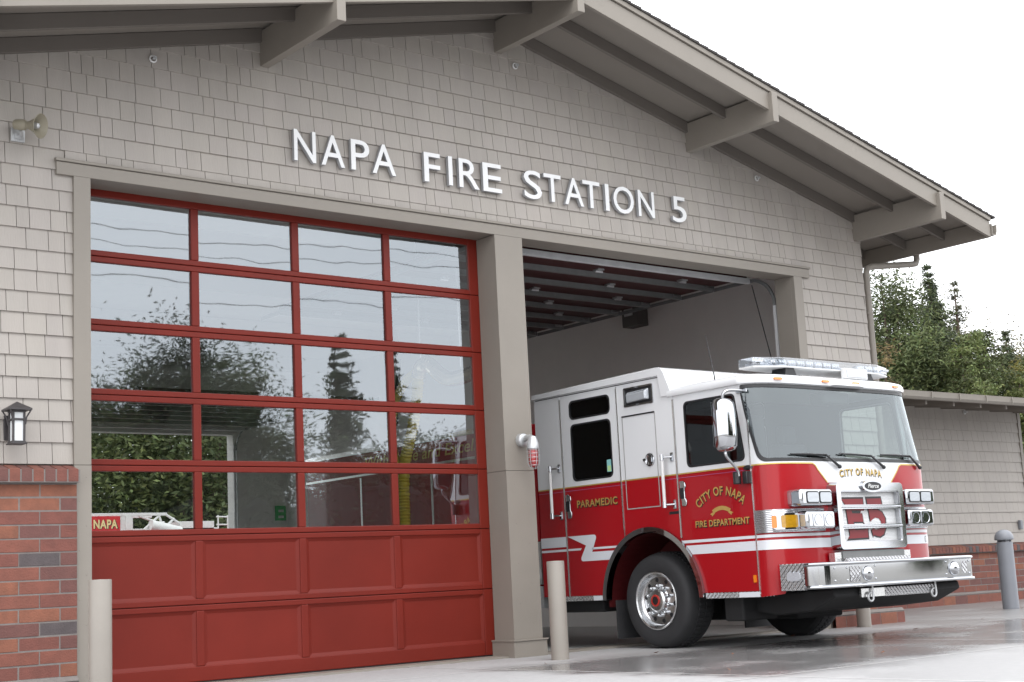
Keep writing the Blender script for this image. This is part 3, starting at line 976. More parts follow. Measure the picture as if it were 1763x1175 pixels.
rear.matrix_local = Matrix.Translation((2 * (5.82 - RX), .25, -.42)) @ Matrix.Rotation(math.pi, 4, 'Z')

# ================================================================ LOW WING on the right
wg = thing("station_wing", "low tan shingled wing with brick base and dark gutter, behind the fire engine's front", "building", (14.0, 3.0, GZ))
YW = 2.8
b = MB()
b.box(9.7, 17.74, YW + .03, 9.0, GZ, 3.31)
b.build("wall", M_TRIM, wg)
b = MB()
rnd = random.Random(9)
def wshingle(x0, x1, z0, z1):
    yb, yt_ = YW - .012 + rnd.uniform(-.0004, .0004), YW + .006
    t = rnd.uniform(0.99, 1.01); b.tone = (t, t, t)
    f = lambda z: yb + (yt_ - yb) * (z - z0) / PITCHZ
    b.face([(x0, yb, z0), (x1, yb, z0), (x1, f(z1), z1), (x0, f(z1), z1)])
    b.face([(x0, yb, z0), (x0, YW + .03, z0), (x1, YW + .03, z0), (x1, yb, z0)])
    b.face([(x0, yb, z0), (x0, f(z1), z1), (x0, YW + .03, z1), (x0, YW + .03, z0)])
    b.face([(x1, yb, z0), (x1, YW + .03, z0), (x1, YW + .03, z1), (x1, f(z1), z1)])
for k in range(14):
    if .905 + k * PITCHZ > 3.26: break
    z0 = .905 + k * PITCHZ; z1 = min(z0 + PITCHZ, 3.30); x = 9.5 - rnd.uniform(0, .15)
    while x < 17.74:
        wd = rnd.choice((.11, .14, .16, .18, .19, .21, .24, .27))
        x0, x1 = max(x, 9.5) + .0018, min(x + wd, 17.74) - .0018
        if x1 - x0 > .02: wshingle(x0, x1, z0, z1)
        x += wd
b.build("siding", M_SID, wg, tone=True, recalc=False)
b = MB(); bricks(b, 9.6, 17.8, .105, .755, YW - .07, 21); b.build("brick_base", BRICKS, wg, bevel=.003, segs=1)
b = MB(); bricks(b, 9.6, 17.8, GZ - .02, .065, YW - .105, 22); b.build("brick_plinth", BRICKS, wg, bevel=.003, segs=1)
b = MB(); rowlock(b, 9.6, 17.82, .762, .905, YW - .14, YW + .02, 23); b.build("brick_sill", BRICKS, wg, bevel=.006, segs=2)
b = MB(); b.box(9.6, 17.8, YW - .067, YW + .03, GZ, .76); b.box(9.6, 17.8, YW - .102, YW - .06, GZ, .07); b.box(9.6, 17.8, YW - .132, YW, .757, .85)
b.prism([(YW - .11, .068), (YW - .06, .068), (YW - .06, .104), (YW - .066, .104)], 'x', 9.6, 17.8)
b.build("mortar", M_MORT, wg)
b = MB()
b.prism([(1.50, 3.15), (1.50, 3.20), (9.0, 4.25), (9.0, 4.15)], 'x', 9.72, 18.4)
rw = b.build("roof", M_SOF, wg)
b = MB()
for i in range(24):
    a0, a1 = i / 24, (i + 1.12) / 24
    y0, y1 = 1.45 + 7.55 * a0, 1.45 + 7.55 * a1
    z0, z1 = 3.215 + 1.06 * a0, 3.215 + 1.06 * a1
    b.prism([(y0, z0), (y1, z1 - .01), (y1, z1), (y0, z0 + .022)], 'x', 9.72, 18.43)
b.build("shingles", M_ROOF, rw)
b = MB()
prof2 = [(0, .12), (0, 0), (.07, 0), (.10, .035), (.112, .10), (.118, .12), (.10, .12), (.092, .10), (.08, .045), (.06, .012), (.012, .012), (.012, .12)]
b.sweep(prof2, [(9.75, 1.485, 3.118), (18.45, 1.485, 3.118)], [(0, -1, 0), (0, -1, 0)])
x = 10.18
while x < 18.4:
    b.box(x, x + .012, 1.355, 1.37, 3.13, 3.24); x += .735
b.build("gutter", M_TRIM, wg, smooth=30)
x = 10.25
while x < 18.3:
    b = MB(); b.prism([(1.54, 3.06), (2.82, 3.22), (2.82, 3.30), (1.54, 3.152)], 'x', x, x + .045)
    b.build("rafter_tail", M_SOF, wg, bevel=.003)
    x += .735
b = MB(); b.box(17.72, 17.80, YW - .02, YW + .10, .90, 3.30); b.build("corner_trim", M_TRIM, wg)

# ================================================================ things on the walls
# raised sign letters
sg = thing("wall_sign", "raised white letters spelling NAPA FIRE STATION 5 on the siding above the doors", "sign", (3.5, YS, 4.70))
def letter_row(word, xs):
    """xs: left and right edge of every letter on the wall."""
    for ch, (xa, xb) in zip(word, xs):
        b = MB(); b.side_mi = 1
        hh = .315 if ch in 'OS' else .308
        z0 = 4.699 if ch in 'OS' else 4.703
        b.text(ch, 1, lambda p, w: (xa + p[0], w, z0 + p[1]), YS - .062, YS - .022, width=xb - xa, height=hh, bold=.004)
        b.build("letter", [M_LET, M_LETS], sg, recalc=False)
letter_row("NAPA", [(0.868, 1.107), (1.168, 1.431), (1.505, 1.718), (1.752, 2.03)])
letter_row("FIRE", [(2.378, 2.579), (2.684, 2.734), (2.818, 3.079), (3.130, 3.379)])
letter_row("STATION", [(3.685, 3.931), (3.965, 4.209), (4.258, 4.534), (4.527, 4.781), (4.862, 4.918), (4.985, 5.300), (5.370, 5.626)])
letter_row("5", [(5.918, 6.15)])

# horn loudspeaker
hn = thing("horn_loudspeaker", "beige horn loudspeaker on a bracket at the left of the siding", "loudspeaker", (-1.74, YS, 4.55))
b = MB()
b.box(-1.815, -1.70, YS - .03, YS, 4.485, 4.60)
b.build("mount_box", M_STEEL, hn, bevel=.004)
hd = Vector((.58, -.78, -.18)).normalized()
ho = Vector((-1.765, YS - .13, 4.60))
b = MB()
b.lathe([(0, -.06), (.042, -.06), (.046, -.02), (.046, .03), (.03, .05), (.034, .07), (.047, .10), (.072, .145), (.100, .175), (.105, .18), (.101, .182), (.094, .174), (.066, .14), (.038, .10), (.026, .08)], ho, hd, 28, cap=False)
b.build("horn", M_HORN, hn, smooth=40)
b = MB(); b.lathe([(.018, .08), (.028, .13), (.022, .16), (.0001, .168)], ho, hd, 16)
b.build("driver_cone", M_STEEL, hn, smooth=50)
b = MB(); b.tube([(-1.75, YS - .01, 4.54), (-1.75, YS - .09, 4.53), ho - hd * .01 - Vector((0, 0, .05))], .014, 8); b.box(-1.79, -1.73, YS - .06, YS - .03, 4.505, 4.545)
b.build("bracket", M_STEEL, hn, smooth=50)

# wall lantern
ln = thing("wall_lantern", "dark bronze craftsman wall lantern with frosted panes beside the left door trim", "lantern", (-1.83, YS, 2.1))
lx, ly = -1.80, YS - .15
b = MB()
b.mesh([(lx - .092, ly - .092, 2.215), (lx + .092, ly - .092, 2.215), (lx + .092, ly + .092, 2.215), (lx - .092, ly + .092, 2.215), (lx, ly, 2.29),
        (lx - .092, ly - .092, 2.228), (lx + .092, ly - .092, 2.228), (lx + .092, ly + .092, 2.228), (lx - .092, ly + .092, 2.228)],
       [(0, 3, 2, 1), (0, 1, 6, 5), (1, 2, 7, 6), (2, 3, 8, 7), (3, 0, 5, 8), (5, 6, 4), (6, 7, 4), (7, 8, 4), (8, 5, 4)])
b.build("lamp_roof", M_LANT, ln)
b = MB()
q = .044
for sx in (-1, 1):
    for sy_ in (-1, 1):
        b.box(lx + sx * q - .008, lx + sx * q + .008, ly + sy_ * q - .008, ly + sy_ * q + .008, 1.965, 2.215)
for z0, z1 in ((1.955, 1.97), (2.135, 2.150), (2.20, 2.216)):
    b.box(lx - q - .011, lx + q + .011, ly - q - .011, ly + q + .011, z0, z1)
b.box(lx - q - .02, lx + q + .02, ly - q - .02, ly + q + .02, 1.945, 1.956)
for sx in (-1, 1):
    for sy_ in (-1, 1):
        b.tube([(lx + sx * .050, ly + sy_ * .050, 2.10), (lx + sx * .058, ly + sy_ * .058, 2.16), (lx + sx * .084, ly + sy_ * .084, 2.216)], .007, 6)
b.box(lx - .055, lx + .055, YS - .022, YS, 1.99, 2.19)
b.box(lx - .02, lx + .02, YS - .09, YS - .02, 2.08, 2.12)
b.build("frame", M_LANT, ln, bevel=.002)
b = MB(); b.box(lx - q + .004, lx + q - .004, ly - q + .004, ly + q - .004, 1.972, 2.134); b.box(lx - q + .004, lx + q - .004, ly - q + .004, ly + q - .004, 2.151, 2.199)
b.build("lamp_shade", M_FROST, ln)

# caged red beacon on the pillar
bc = thing("caged_beacon", "red glass beacon in a silver wire cage on the middle pillar", "beacon", (3.48, YT, 2.1))
b = MB()
b.lathe([(.068, 0), (.068, .05), (.060, .062), (.052, .066), (.0, .066)], (3.478, YT, 2.10), (0, -1, 0), 28, cap=False)
b.build("junction_box", M_GREYP if False else M_STEEL, bc, smooth=40)
bx, by = 3.478, YT - .19
b = MB()
b.tube([(3.478, YT - .05, 2.10), (3.478, YT - .10, 2.118), (3.478, YT - .15, 2.118), (bx, by, 2.10)], [.03, .028, .028, .03], 14)
b.lathe([(.012, 2.125), (.035, 2.12), (.045, 2.10), (.060, 2.05), (.064, 2.04), (.064, 1.995), (.058, 1.99)], (bx, by, 0), (0, 0, 1), 28)
b.build("hood", M_STEEL, bc, smooth=50)
b = MB()
b.lathe([(.048, 1.992), (.050, 1.90), (.048, 1.845), (.038, 1.818), (.02, 1.805), (.0001, 1.80)], (bx, by, 0), (0, 0, 1), 24)
b.build("lens", M_REDL, bc, smooth=50)
b = MB()
for z, r_ in ((1.985, .06), (1.945, .061), (1.905, .061), (1.865, .060), (1.825, .052)):
    b.tube([(bx + r_ * math.cos(R(a)), by + r_ * math.sin(R(a)), z) for a in range(0, 360, 15)], .0026, 6, closed=True)
for a in range(0, 360, 60):
    c_, s_ = math.cos(R(a + 20)), math.sin(R(a + 20))
    b.tube([(bx + r_ * c_, by + r_ * s_, z) for z, r_ in ((1.995, .06), (1.87, .061), (1.825, .053), (1.80, .035), (1.788, .012))], .003, 6)
b.build("cage", M_STEEL, bc, smooth=50)

# round wall fittings (sprinkler heads)
def fitting(x, y, z, label):
    t = thing("sprinkler_head", label, "sprinkler", (x, y, z), "round sprinkler heads on the walls")
    b = MB()
    b.lathe([(.030, 0), (.037, .004), (.037, .012), (.026, .016), (.022, .004)], (x, y, z), (0, -1, 0), 24, cap=False)
    b.build("escutcheon", M_WHITEP, t, smooth=40)
    b = MB()
    b.lathe([(.010, .008), (.010, .03), (.006, .034), (.006, .05), (.016, .052), (.016, .055), (.0001, .055)], (x, y, z), (0, -1, 0), 14, cap=False)
    b.build("nozzle", M_STEEL, t, smooth=40)
fitting(-0.538, YS - .012, 5.444, "round sprinkler head on the siding left of the leftmost visible roof beam")
fitting(3.682, YS - .012, 6.180, "round sprinkler head just under the ridge beam")
fitting(7.494, YS - .012, 5.446, "round sprinkler head to the right of the numeral 5")
fitting(16.087, YW - .014, 3.18, "round sprinkler head under the eave of the low wing")

# hose tap and socket on the wing
tp = thing("wall_tap", "small grey hose tap on the brick base of the low wing", "tap", (12.9, YW - .07, .62))
b = MB()
b.tube([(12.92, YW - .07, .63), (12.92, YW - .14, .63), (12.92, YW - .17, .60)], .018, 10)
b.lathe([(.032, 0), (.032, .012)], (12.92, YW - .07, .63), (0, -1, 0), 16)
b.tube([(12.87, YW - .13, .672), (12.97, YW - .13, .672)], .010, 8); b.tube([(12.92, YW - .13, .63), (12.92, YW - .13, .672)], .007, 8)
b.build("tap_body", M_STEEL, tp, smooth=50)
sk = thing("socket_box", "small grey weatherproof socket box near the end of the low wing", "socket", (17.43, YW, 1.2))
b = MB(); b.box(17.39, 17.47, YW - .06, YW - .01, 1.13, 1.29); b.build("box_body", M_GREYP, sk, bevel=.008)
b = MB(); b.box(17.398, 17.462, YW - .068, YW - .059, 1.14, 1.28); b.build("lid", M_GREYP, sk, bevel=.003)

# bollards
def bollard(x, y, label, h=.925):
    t = thing("bollard", label, "bollard", (x, y, GZ), "tan steel bollards by the garage doors")
    b = MB()
    b.lathe([(.085, 0), (.085, h - .006), (.081, h), (.0001, h + .003)], (x, y, GZ), (0, 0, 1), 40)
    b.build("post", M_BOL, t, smooth=40)
bollard(-1.42, -1.16, "tan bollard standing against the left trim of the closed garage door")
bollard(3.155, -1.14, "tan bollard in front of the middle pillar")
bollard(8.43, -0.62, "tan bollard half hidden under the front bumper of the red fire engine")
lb = thing("light_bollard", "grey domed light bollard in front of the low wing", "bollard light", (12.95, .274, GZ))
X0, Y0 = 12.97, .274
b = MB()
b.lathe([(.116, 0), (.115, .955), (.0001, .955)], (X0, Y0, GZ), (0, 0, 1), 36)
b.build("post", M_GREYP, lb, smooth=40)
b = MB()
b.lathe([(.132, .985), (.135, .99), (.135, 1.02), (.125, 1.06), (.10, 1.10), (.055, 1.128), (.0001, 1.137)], (X0, Y0, GZ), (0, 0, 1), 36)
b.build("dome", M_GREYP, lb, smooth=40)
b = MB()
for a in (45, 135, 225, 315):
    b.box(X0 + .085 * math.cos(R(a)) - .012, X0 + .085 * math.cos(R(a)) + .012, Y0 + .085 * math.sin(R(a)) - .012, Y0 + .085 * math.sin(R(a)) + .012, GZ + .956, GZ + .99)
b.lathe([(.075, .957), (.070, .984)], (X0, Y0, GZ), (0, 0, 1), 20)
b.build("lamp_gap", M_GREYP, lb)

# dead leaves by the light bollard
b = MB()
rnd = random.Random(11)
for i in range(60):
    if i < 45: x, y = X0 + rnd.gauss(.55, .35), Y0 + rnd.gauss(-.1, .18)
    else: x, y = rnd.uniform(2.2, 11), rnd.uniform(-4.6, -.4)
    a = rnd.uniform(0, 6.28); s_ = rnd.uniform(.018, .04); c_, n_ = math.cos(a) * s_, math.sin(a) * s_
    h = rnd.uniform(.004, .02)
    b.face([(x - c_, y - n_, GZ + .006), (x + n_ * .5, y - c_ * .5, GZ + h), (x + c_, y + n_, GZ + .006 + h), (x - n_ * .5, y + c_ * .5, GZ + .006)])
tag(b.build("fallen_leaves", M_LEAFL, recalc=False), kind="stuff")

# interior things
cb = thing("wall_speaker_box", "dark loudspeaker box on the inner wall under the open door", "loudspeaker", (9.2, 3.7, 4.5))
b = MB(); b.box(9.02, 9.243, 3.52, 3.86, 4.36, 4.78); b.build("cabinet", mat("cabinet_grey", (.10, .095, .09), .6), cb, bevel=.01)
b = MB(); b.box(9.012, 9.019, 3.62, 3.80, 4.52, 4.76); b.build("grille", M_STEEL, cb)
rl = thing("hose_reel", "dark red hose reel hanging high up at the far left of the open bay", "hose reel", (8.3, 8, 4.5))
RLX, RLZ = 7.62, 4.62
b = MB(); b.lathe([(.0001, -.10), (.30, -.10), (.30, -.08), (.12, -.07), (.12, .07), (.30, .08), (.30, .10), (.0001, .10)], (RLX, 8, RLZ), (.75, -.66, 0), 28, cap=False)
b.build("drum", mat("reel_red", (.20, .012, .012), .45), rl, smooth=30)
b = MB(); b.box(RLX - .05, RLX + .05, 7.95, 8.05, RLZ, 5.0); b.build("bracket", M_STRUT, rl)
b = MB(); b.tube([(RLX + .1, 7.9, RLZ - .2), (RLX + .02, 7.92, 3.9), (RLX, 7.92, 3.3)], .03, 8); b.build("hose", M_BLACK, rl, smooth=50)
cd = thing("pull_cord", "thin black cord hanging by the inner wall behind the engine's roof", "cord", (9.0, 7.0, 4.4))
b = MB(); b.tube([(9.0, 7.0, 4.72), (9.0, 7.02, 3.5), (9.01, 7.0, 2.2), (9.02, 7.0, 1.2)], .012, 6); b.build("cord", M_BLACK, cd)
gs = thing("exit_sign", "small green sign low on the rear wall seen through the garage door", "sign", (9.05, 14.28, 2.28))
b = MB(); b.box(8.94, 9.18, 14.262, 14.297, 2.12, 2.42); b.build("sign_plate", M_GREEN, gs, bevel=.005)
b = MB(); b.box(9.0, 9.12, 14.254, 14.261, 2.17, 2.22); b.box(9.0, 9.12, 14.254, 14.261, 2.29, 2.34); b.build("sign_mark", M_WHITEP, gs)

# exhaust extraction hose and duct
eh = thing("exhaust_hose", "yellow ribbed exhaust hose hanging from a silver duct behind the garage door", "hose", (4.2, 2.7, 4.0))
def ribbed(path, r0, r1, step):
    P = [Vector(p) for p in path]
    out, rad = [], []
    for i in range(len(P) - 1):
        d = (P[i + 1] - P[i]).length
        n = max(2, int(d / step))
        for k in range(n):
            out.append(P[i].lerp(P[i + 1], k / n)); rad.append(r0 if k % 2 else r1)
    return out, rad
def spl(pts, n=8):
    P = [Vector(p) for p in pts]
    out = []
    for i in range(len(P) - 1):
        p0, p1, p2, p3 = P[max(i - 1, 0)], P[i], P[i + 1], P[min(i + 2, len(P) - 1)]
        for k in range(n):
            t = k / n
            out.append(.5 * ((2 * p1) + (-p0 + p2) * t + (2 * p0 - 5 * p1 + 4 * p2 - p3) * t * t + (-p0 + 3 * p1 - 3 * p2 + p3) * t ** 3))
    out.append(P[-1])
    return out
b = MB()
pth, rad = ribbed(spl([(4.2, 2.457, 3.20), (4.2, 2.50, 2.95), (4.2, 2.60, 2.62), (4.2, 2.80, 2.2), (4.2, 2.85, 1.9), (4.2, 2.86, 1.3), (4.2, 2.9, .6)], 4), .062, .075, .018)
b.tube(pth, rad, 14)
pth, rad = ribbed(spl([(4.16, 2.85, 2.05), (4.12, 2.92, 2.25), (4.12, 2.95, 2.6), (4.14, 2.90, 2.9), (4.18, 2.7, 3.16), (4.2, 2.457, 3.25)], 4), .05, .06, .018)
b.tube(pth, rad, 12)
b.build("hose", M_YHOSE, eh, smooth=40)
b = MB()
pth, rad = ribbed(spl([(4.2, 2.46, 3.18), (4.2, 2.40, 3.29), (4.2, 2.25, 3.32), (4.2, 2.05, 3.18), (4.2, 1.86, 3.08), (4.2, 1.6, 3.06), (4.2, 1.25, 3.10), (4.2, 1.0, 3.22), (4.2, .93, 3.5), (4.2, .93, 5.0)], 6), .082, .09, .03)
b.tube(pth, rad, 16)
b.build("duct", M_BRASSD, eh, smooth=40)
b = MB(); b.tube([(4.2, 1.6, 3.18), (4.2, 1.6, 5.0)], .012, 8); b.tube([(4.2, 2.4, 3.38), (4.2, 2.4, 5.0)], .012, 8)
b.build("hanger", M_STEEL, eh)

# ================================================================ FIRE ENGINE
XC, HW = 5.83, 1.25
XN, XF = XC - HW, XC + HW            # near (passenger) side and far side planes
YSD, DEP, NEXP = -2.36, .38, 4.6     # where the side starts to curve, depth of the curved front, squareness
eng = thing("fire_engine", "red and white fire engine parked half out of the right garage door", "fire engine", (XC, 0, GZ))
# plan curve table: s (arc length, 0 at the centre) -> x, y
_tab = []
_prev = None
_acc = 0.0
for i in range(0, 401):
    t = math.pi / 2 * (1 - i / 400)            # pi/2 = centre, 0 = side
    c_, s_ = abs(math.cos(t)), abs(math.sin(t))
    px, py = HW * c_ ** (2 / NEXP), YSD - DEP * s_ ** (2 / NEXP)
    if _prev: _acc += math.hypot(px - _prev[0], py - _prev[1])
    _tab.append((_acc, px, py)); _prev = (px, py)
SMAX = _acc
def plan(s):
    a = min(abs(s), SMAX)
    lo, hi = 0, 400
    while hi - lo > 1:
        m = (lo + hi) // 2
        if _tab[m][0] <= a: lo = m
        else: hi = m
    f = (a - _tab[lo][0]) / max(1e-9, _tab[hi][0] - _tab[lo][0])
    x = _tab[lo][1] + f * (_tab[hi][1] - _tab[lo][1]); y = _tab[lo][2] + f * (_tab[hi][2] - _tab[lo][2])
    dx, dy = _tab[hi][1] - _tab[lo][1], _tab[hi][2] - _tab[lo][2]
    n = Vector((-dy, dx, 0)); n.normalize()
    if n.y > 0: n = -n
    if n.x < 0: n.x = -n.x
    sg_ = 1 if s >= 0 else -1
    y -= max(0, abs(s) - SMAX) * -1
    return XC + sg_ * x, y, sg_ * abs(n.x), -abs(n.y)
def front(p, w):
    """(s, z) on the curved cab front; w outward."""
    s, z = p
    x, y, nx, ny = plan(s)
    k = min(1.0, max(0.0, (YSD + .02 - y) / (DEP * .5)))
    y += max(0.0, z - 1.66) * .20 * k
    return (x + nx * w, y + ny * w, z)
near = lambda p, w: (XN - w, p[0], p[1])       # (y, z) on the near side
far = lambda p, w: (XF + w, p[0], p[1])
US = [i * .05 for i in range(-34, 35)] + [s * (1.05 + i * .02) for i in range(20) for s in (-1, 1)]
BELT = 1.66
def part(name, b, m, par=None, **kw):
    return b.build(name, m, par or eng, **kw)

WY, WZ, AR = -0.99, 0.40, 0.715            # front wheel centre, arch radius
def arch_z(y, r):
    d = r * r - (y - WY) ** 2
    return WZ + math.sqrt(d) if d > 0 else -9
def side_poly(y0, y1, base, top, r=AR):
    """Panel between y0 < y1 whose lower edge follows the wheel arch; top is a list of (y,z) from y1 to y0 or a number."""
    lo = []
    n = 48
    for i in range(n + 1):
        y = y0 + (y1 - y0) * i / n
        lo.append((y, max(base, arch_z(y, r))))
    hi = [(y1, top), (y0, top)] if not isinstance(top, list) else top
    return lo + hi
G = .004
def side_panel(name, y0, y1, base, top_low, upper, holes, mapf, par=None):
    """Red below the belt, white above; one mesh, two materials."""
    b = MB()
    b.mi = 0
    b.plate(side_poly(y0 + G, y1 - G, base, top_low), [], mapf, 0, -.02)
    if upper:
        b.mi = 1
        b.plate(upper, holes, mapf, 0, -.02)
    return part(name, b, [M_RED, M_WHITE], par, bevel=.003, segs=1)
ROOFL = 2.69
UW = rrect(-.504, .149, 2.398, 2.598, .06)     # crew door upper window (y, z)
LW = rrect(-.500, .142, 1.72, 2.337, .06)
FW = rpoly([(-2.375, 1.715), (-1.60, 1.715), (-1.60, 2.372), (-2.285, 2.372)], .055)
doors = {}
for tag_, mp in (("n", near), ("f", far)):
    side_panel("cab_rear_panel", .298, .75, .48, BELT, [(.302, BELT), (.75, BELT), (.75, ROOFL), (.302, ROOFL)], [], mp)
    doors["crew" + tag_] = side_panel("crew_door", -.622, .298, .48, BELT, [(-.618, BELT), (.294, BELT), (.294, ROOFL), (-.618, ROOFL)], [UW, LW], mp)
    side_panel("cab_mid_panel", -1.455, -.622, .48, BELT, [(-1.451, BELT), (-.626, BELT), (-.626, ROOFL), (-1.375, ROOFL), (-1.451, 2.47)], [], mp)
    doors["front" + tag_] = side_panel("front_door", -2.436, -1.455, .467, BELT, [(-2.432, BELT), (-1.459, BELT), (-1.459, 2.462), (-2.352, 2.462), (-2.415, 1.95)], [FW], mp)
    b = MB()
    b.plate(side_poly(-2.40, .74, .49, [(.74, 2.66), (-1.36, 2.66), (-1.44, 2.44), (-2.34, 2.44), (-2.40, 1.9)], .70),
            [scaled(UW, .012), scaled(LW, .012), scaled(FW, .012)], mp, -.024, -.028)
    part("door_frame_backing", b, M_BLACK)
    for nm, par, o in (("window", "crew", UW), ("window", "crew", LW), ("window", "front", FW)):
        b = MB(); b.plate(o, [], mp, -.007, -.011)
        part(nm, b, M_DARKG if par == "crew" else (M_CABG if tag_ == "n" else M_CLEARG), doors[par + tag_], recalc=False)
        b = MB(); b.plate(scaled(o, .006), [scaled(o, -.012)], mp, .003, -.012)
        part("window_seal", b, M_BLACK, doors[par + tag_])

# curved front: lower red half and upper white half with the windscreen opening
SE = SMAX - .0825
WS = rpoly([(-SMAX + .20, 1.70), (SMAX - .20, 1.70), (SMAX - .115, 2.425), (-SMAX + .115, 2.425)], .085, 6)
b = MB()
b.mi = 0
b.plate([(-SE, .41), (-SE + .25, .43), (-SE + .34, .66), (SE - .34, .66), (SE - .25, .43), (SE, .41), (SE, BELT), (-SE, BELT)], [], front, 0, None, US)
b.mi = 1
b.plate([(-SE, BELT), (SE, BELT), (SE, 2.465), (-SE, 2.465)], [WS], front, 0, None, US)
cabf = part("cab_front", b, [M_RED, M_WHITE], smooth=50)
b = MB()
V = [(-.70, BELT + .004), (-.66, BELT - .02), (-.63, BELT - .06), (-.50, 1.47), (.50, 1.47), (.63, BELT - .06), (.66, BELT - .02), (.70, BELT + .004)]
b.plate(V, [], front, .002, None, US)
part("front_panel", b, M_WHITE, cabf, smooth=50)
b = MB(); b.plate(WS, [], front, -.004, None, US)
part("windscreen", b, M_WSG, smooth=50, recalc=False)
b = MB(); b.plate(scaled(WS, .022), [scaled(WS, -.012)], front, .005, -.006, US)
part("windscreen_seal", b, M_BLACK, smooth=40)

# gold pinstripe at the belt, dipping with the white panel
def stripe(b, path, wd, mapf, off=.0025):
    for (a, c) in zip(path[:-1], path[1:]):
        d = Vector((c[0] - a[0], c[1] - a[1])).normalized(); n_ = Vector((-d.y, d.x)) * wd / 2
        b.plate([(a[0] - n_.x, a[1] - n_.y), (c[0] - n_.x, c[1] - n_.y), (c[0] + n_.x, c[1] + n_.y), (a[0] + n_.x, a[1] + n_.y)], [], mapf, off, None, US if mapf is front else None)
b = MB()
for mp in (near, far):
    for (a, c) in ((.302, .748), (-.616, .292), (-1.449, -.628), (-2.430, -1.461)):
        stripe(b, [(a, BELT - .002), (c, BELT - .002)], .013, mp)
for s in (-1, 1):
    stripe(b, [(s * (SE - .0), BELT - .002), (s * .70, BELT - .002), (s * .66, BELT - .022), (s * .63, BELT - .062), (s * .50, 1.47)], .013, front, .004)
part("gold_pinstripe", b, M_GOLD, recalc=False)
for mp in (near, far):
    b = MB()
    for (a, c) in ((.302, .748), (-.616, .292), (-1.449, -.628), (-2.430, -1.461)):
        stripe(b, [(a, BELT - .042), (c, BELT - .042)], .004, mp)
    part("thin_pinstripe", b, mat("violet_stripe", (.35, .12, .30), .4), recalc=False)

# white reflective stripes with the Z kink
zs = (.848, .938, .962, .990)
def clip_arch(z): return WY - math.sqrt(max(0, (AR + .03) ** 2 - (z - WZ) ** 2))
def clip_arch2(z): return WY + math.sqrt(max(0, (AR + .03) ** 2 - (z - WZ) ** 2))
def rstripe(pts, mp, par, off=.0022):
    b = MB(); b.plate(pts, [], mp, off, None, US if mp is front else None)
    part("reflective_stripe", b, M_STRIPE, par, recalc=False)
for k, mp in (("n", near), ("f", far)):
    for z0, z1 in ((.848, .938), (.962, .990)):
        rstripe([(-2.431, z0), (clip_arch(z0), z0), (clip_arch((z0 + z1) / 2), (z0 + z1) / 2), (clip_arch(z1), z1), (-2.431, z1)], mp, doors["front" + k])
    rstripe([(.302, 1.015), (.748, 1.015), (.748, 1.125), (.302, 1.125)], mp, None)
    rstripe([(.302, .965), (.748, .965), (.748, .990), (.302, .990)], mp, None)
    rstripe([(.293, 1.125), (-.145, 1.125), (-.162, 1.117), (-.172, 1.10), (-.168, 1.082), (-.098, .942), (clip_arch2(.942), .942), (clip_arch2(.895), .895), (clip_arch2(.848), .848),
             (.058, .848), (.078, .855), (.086, .872), (.082, .89), (-.002, 1.015)], mp, doors["crew" + k])
    rstripe([(.293, .968), (.293, .990), (.07, .990), (.088, .968)], mp, doors["crew" + k])
    rstripe([(-.09, .968), (clip_arch2(.968), .968), (clip_arch2(.99), .99), (-.108, .99)], mp, doors["crew" + k])
rstripe([(-SE, .848), (SE, .848), (SE, .938), (-SE, .938)], front, cabf)
rstripe([(-SE, .962), (SE, .962), (SE, .990), (-SE, .990)], front, cabf)

# door seams and hinges
def strip(name, m, y, z0, z1, wd, hh, par=None, mp=near):
    b = MB(); b.plate([(y - wd / 2, z0), (y + wd / 2, z0), (y + wd / 2, z1), (y - wd / 2, z1)], [], mp, hh, -.004)
    return part(name, b, m, par)
for tag_, mp in (("n", near), ("f", far)):
    strip("door_edge", M_ALU, .304, .48, 2.64, .018, .006, doors["crew" + tag_], mp)
    b = MB()
    z = 1.15
    while z < 2.64:
        b.plate([(-.630, z), (-.614, z), (-.614, z + .055), (-.630, z + .055)], [], mp, .008, -.004); z += .06
    b.plate([(-.626, 1.08), (-.618, 1.08), (-.618, 2.66), (-.626, 2.66)], [], mp, .004, -.004)
    part("hinge", b, M_ALU, doors["crew" + tag_])
    strip("door_edge", M_ALU, -1.449, 1.02, 2.42, .018, .006, doors["front" + tag_], mp)
    strip("hinge", M_ALU, -2.440, .47, 2.10, .016, .008, doors["front" + tag_], mp)
    b = MB()
    b.plate([(.72, 2.672), (-1.36, 2.672), (-1.36, 2.68), (.72, 2.68)], [], mp, .002)
    b.plate([(-1.46, 2.452), (-2.36, 2.452), (-2.36, 2.458), (-1.46, 2.458)], [], mp, .002)
    part("drip_line", b, M_BLACK, recalc=False)

# roof: low front cap following the plan curve, raised rear section
def ring(off, zz, yr=-1.40):
    """Closed outline of the front roof cap."""
    pts = []
    n = 64
    for i in range(n + 1):
        s = -SMAX + 2 * SMAX * i / n
        x, y, nx, ny = plan(s)
        k = min(1.0, max(0.0, (YSD + .02 - y) / (DEP * .5)))
        y += (zz - 1.66) * .20 * k if zz < 2.47 else (2.465 - 1.66) * .20 * k
        pts.append((x + nx * off, y + ny * off, zz))
    return [(XN - off, yr, zz)] + pts + [(XF + off, yr, zz)]
b = MB()
lv = [ring(0.0, 2.452), ring(.024, 2.456), ring(.030, 2.475), ring(.026, 2.505), ring(.008, 2.532), ring(-.03, 2.548), ring(-.12, 2.556)]
n = len(lv[0])
b.mesh([p for l in lv for p in l], [(i * n + k, i * n + k + 1, (i + 1) * n + k + 1, (i + 1) * n + k) for i in range(len(lv) - 1) for k in range(n - 1)] + [tuple((len(lv) - 1) * n + k for k in range(n))])
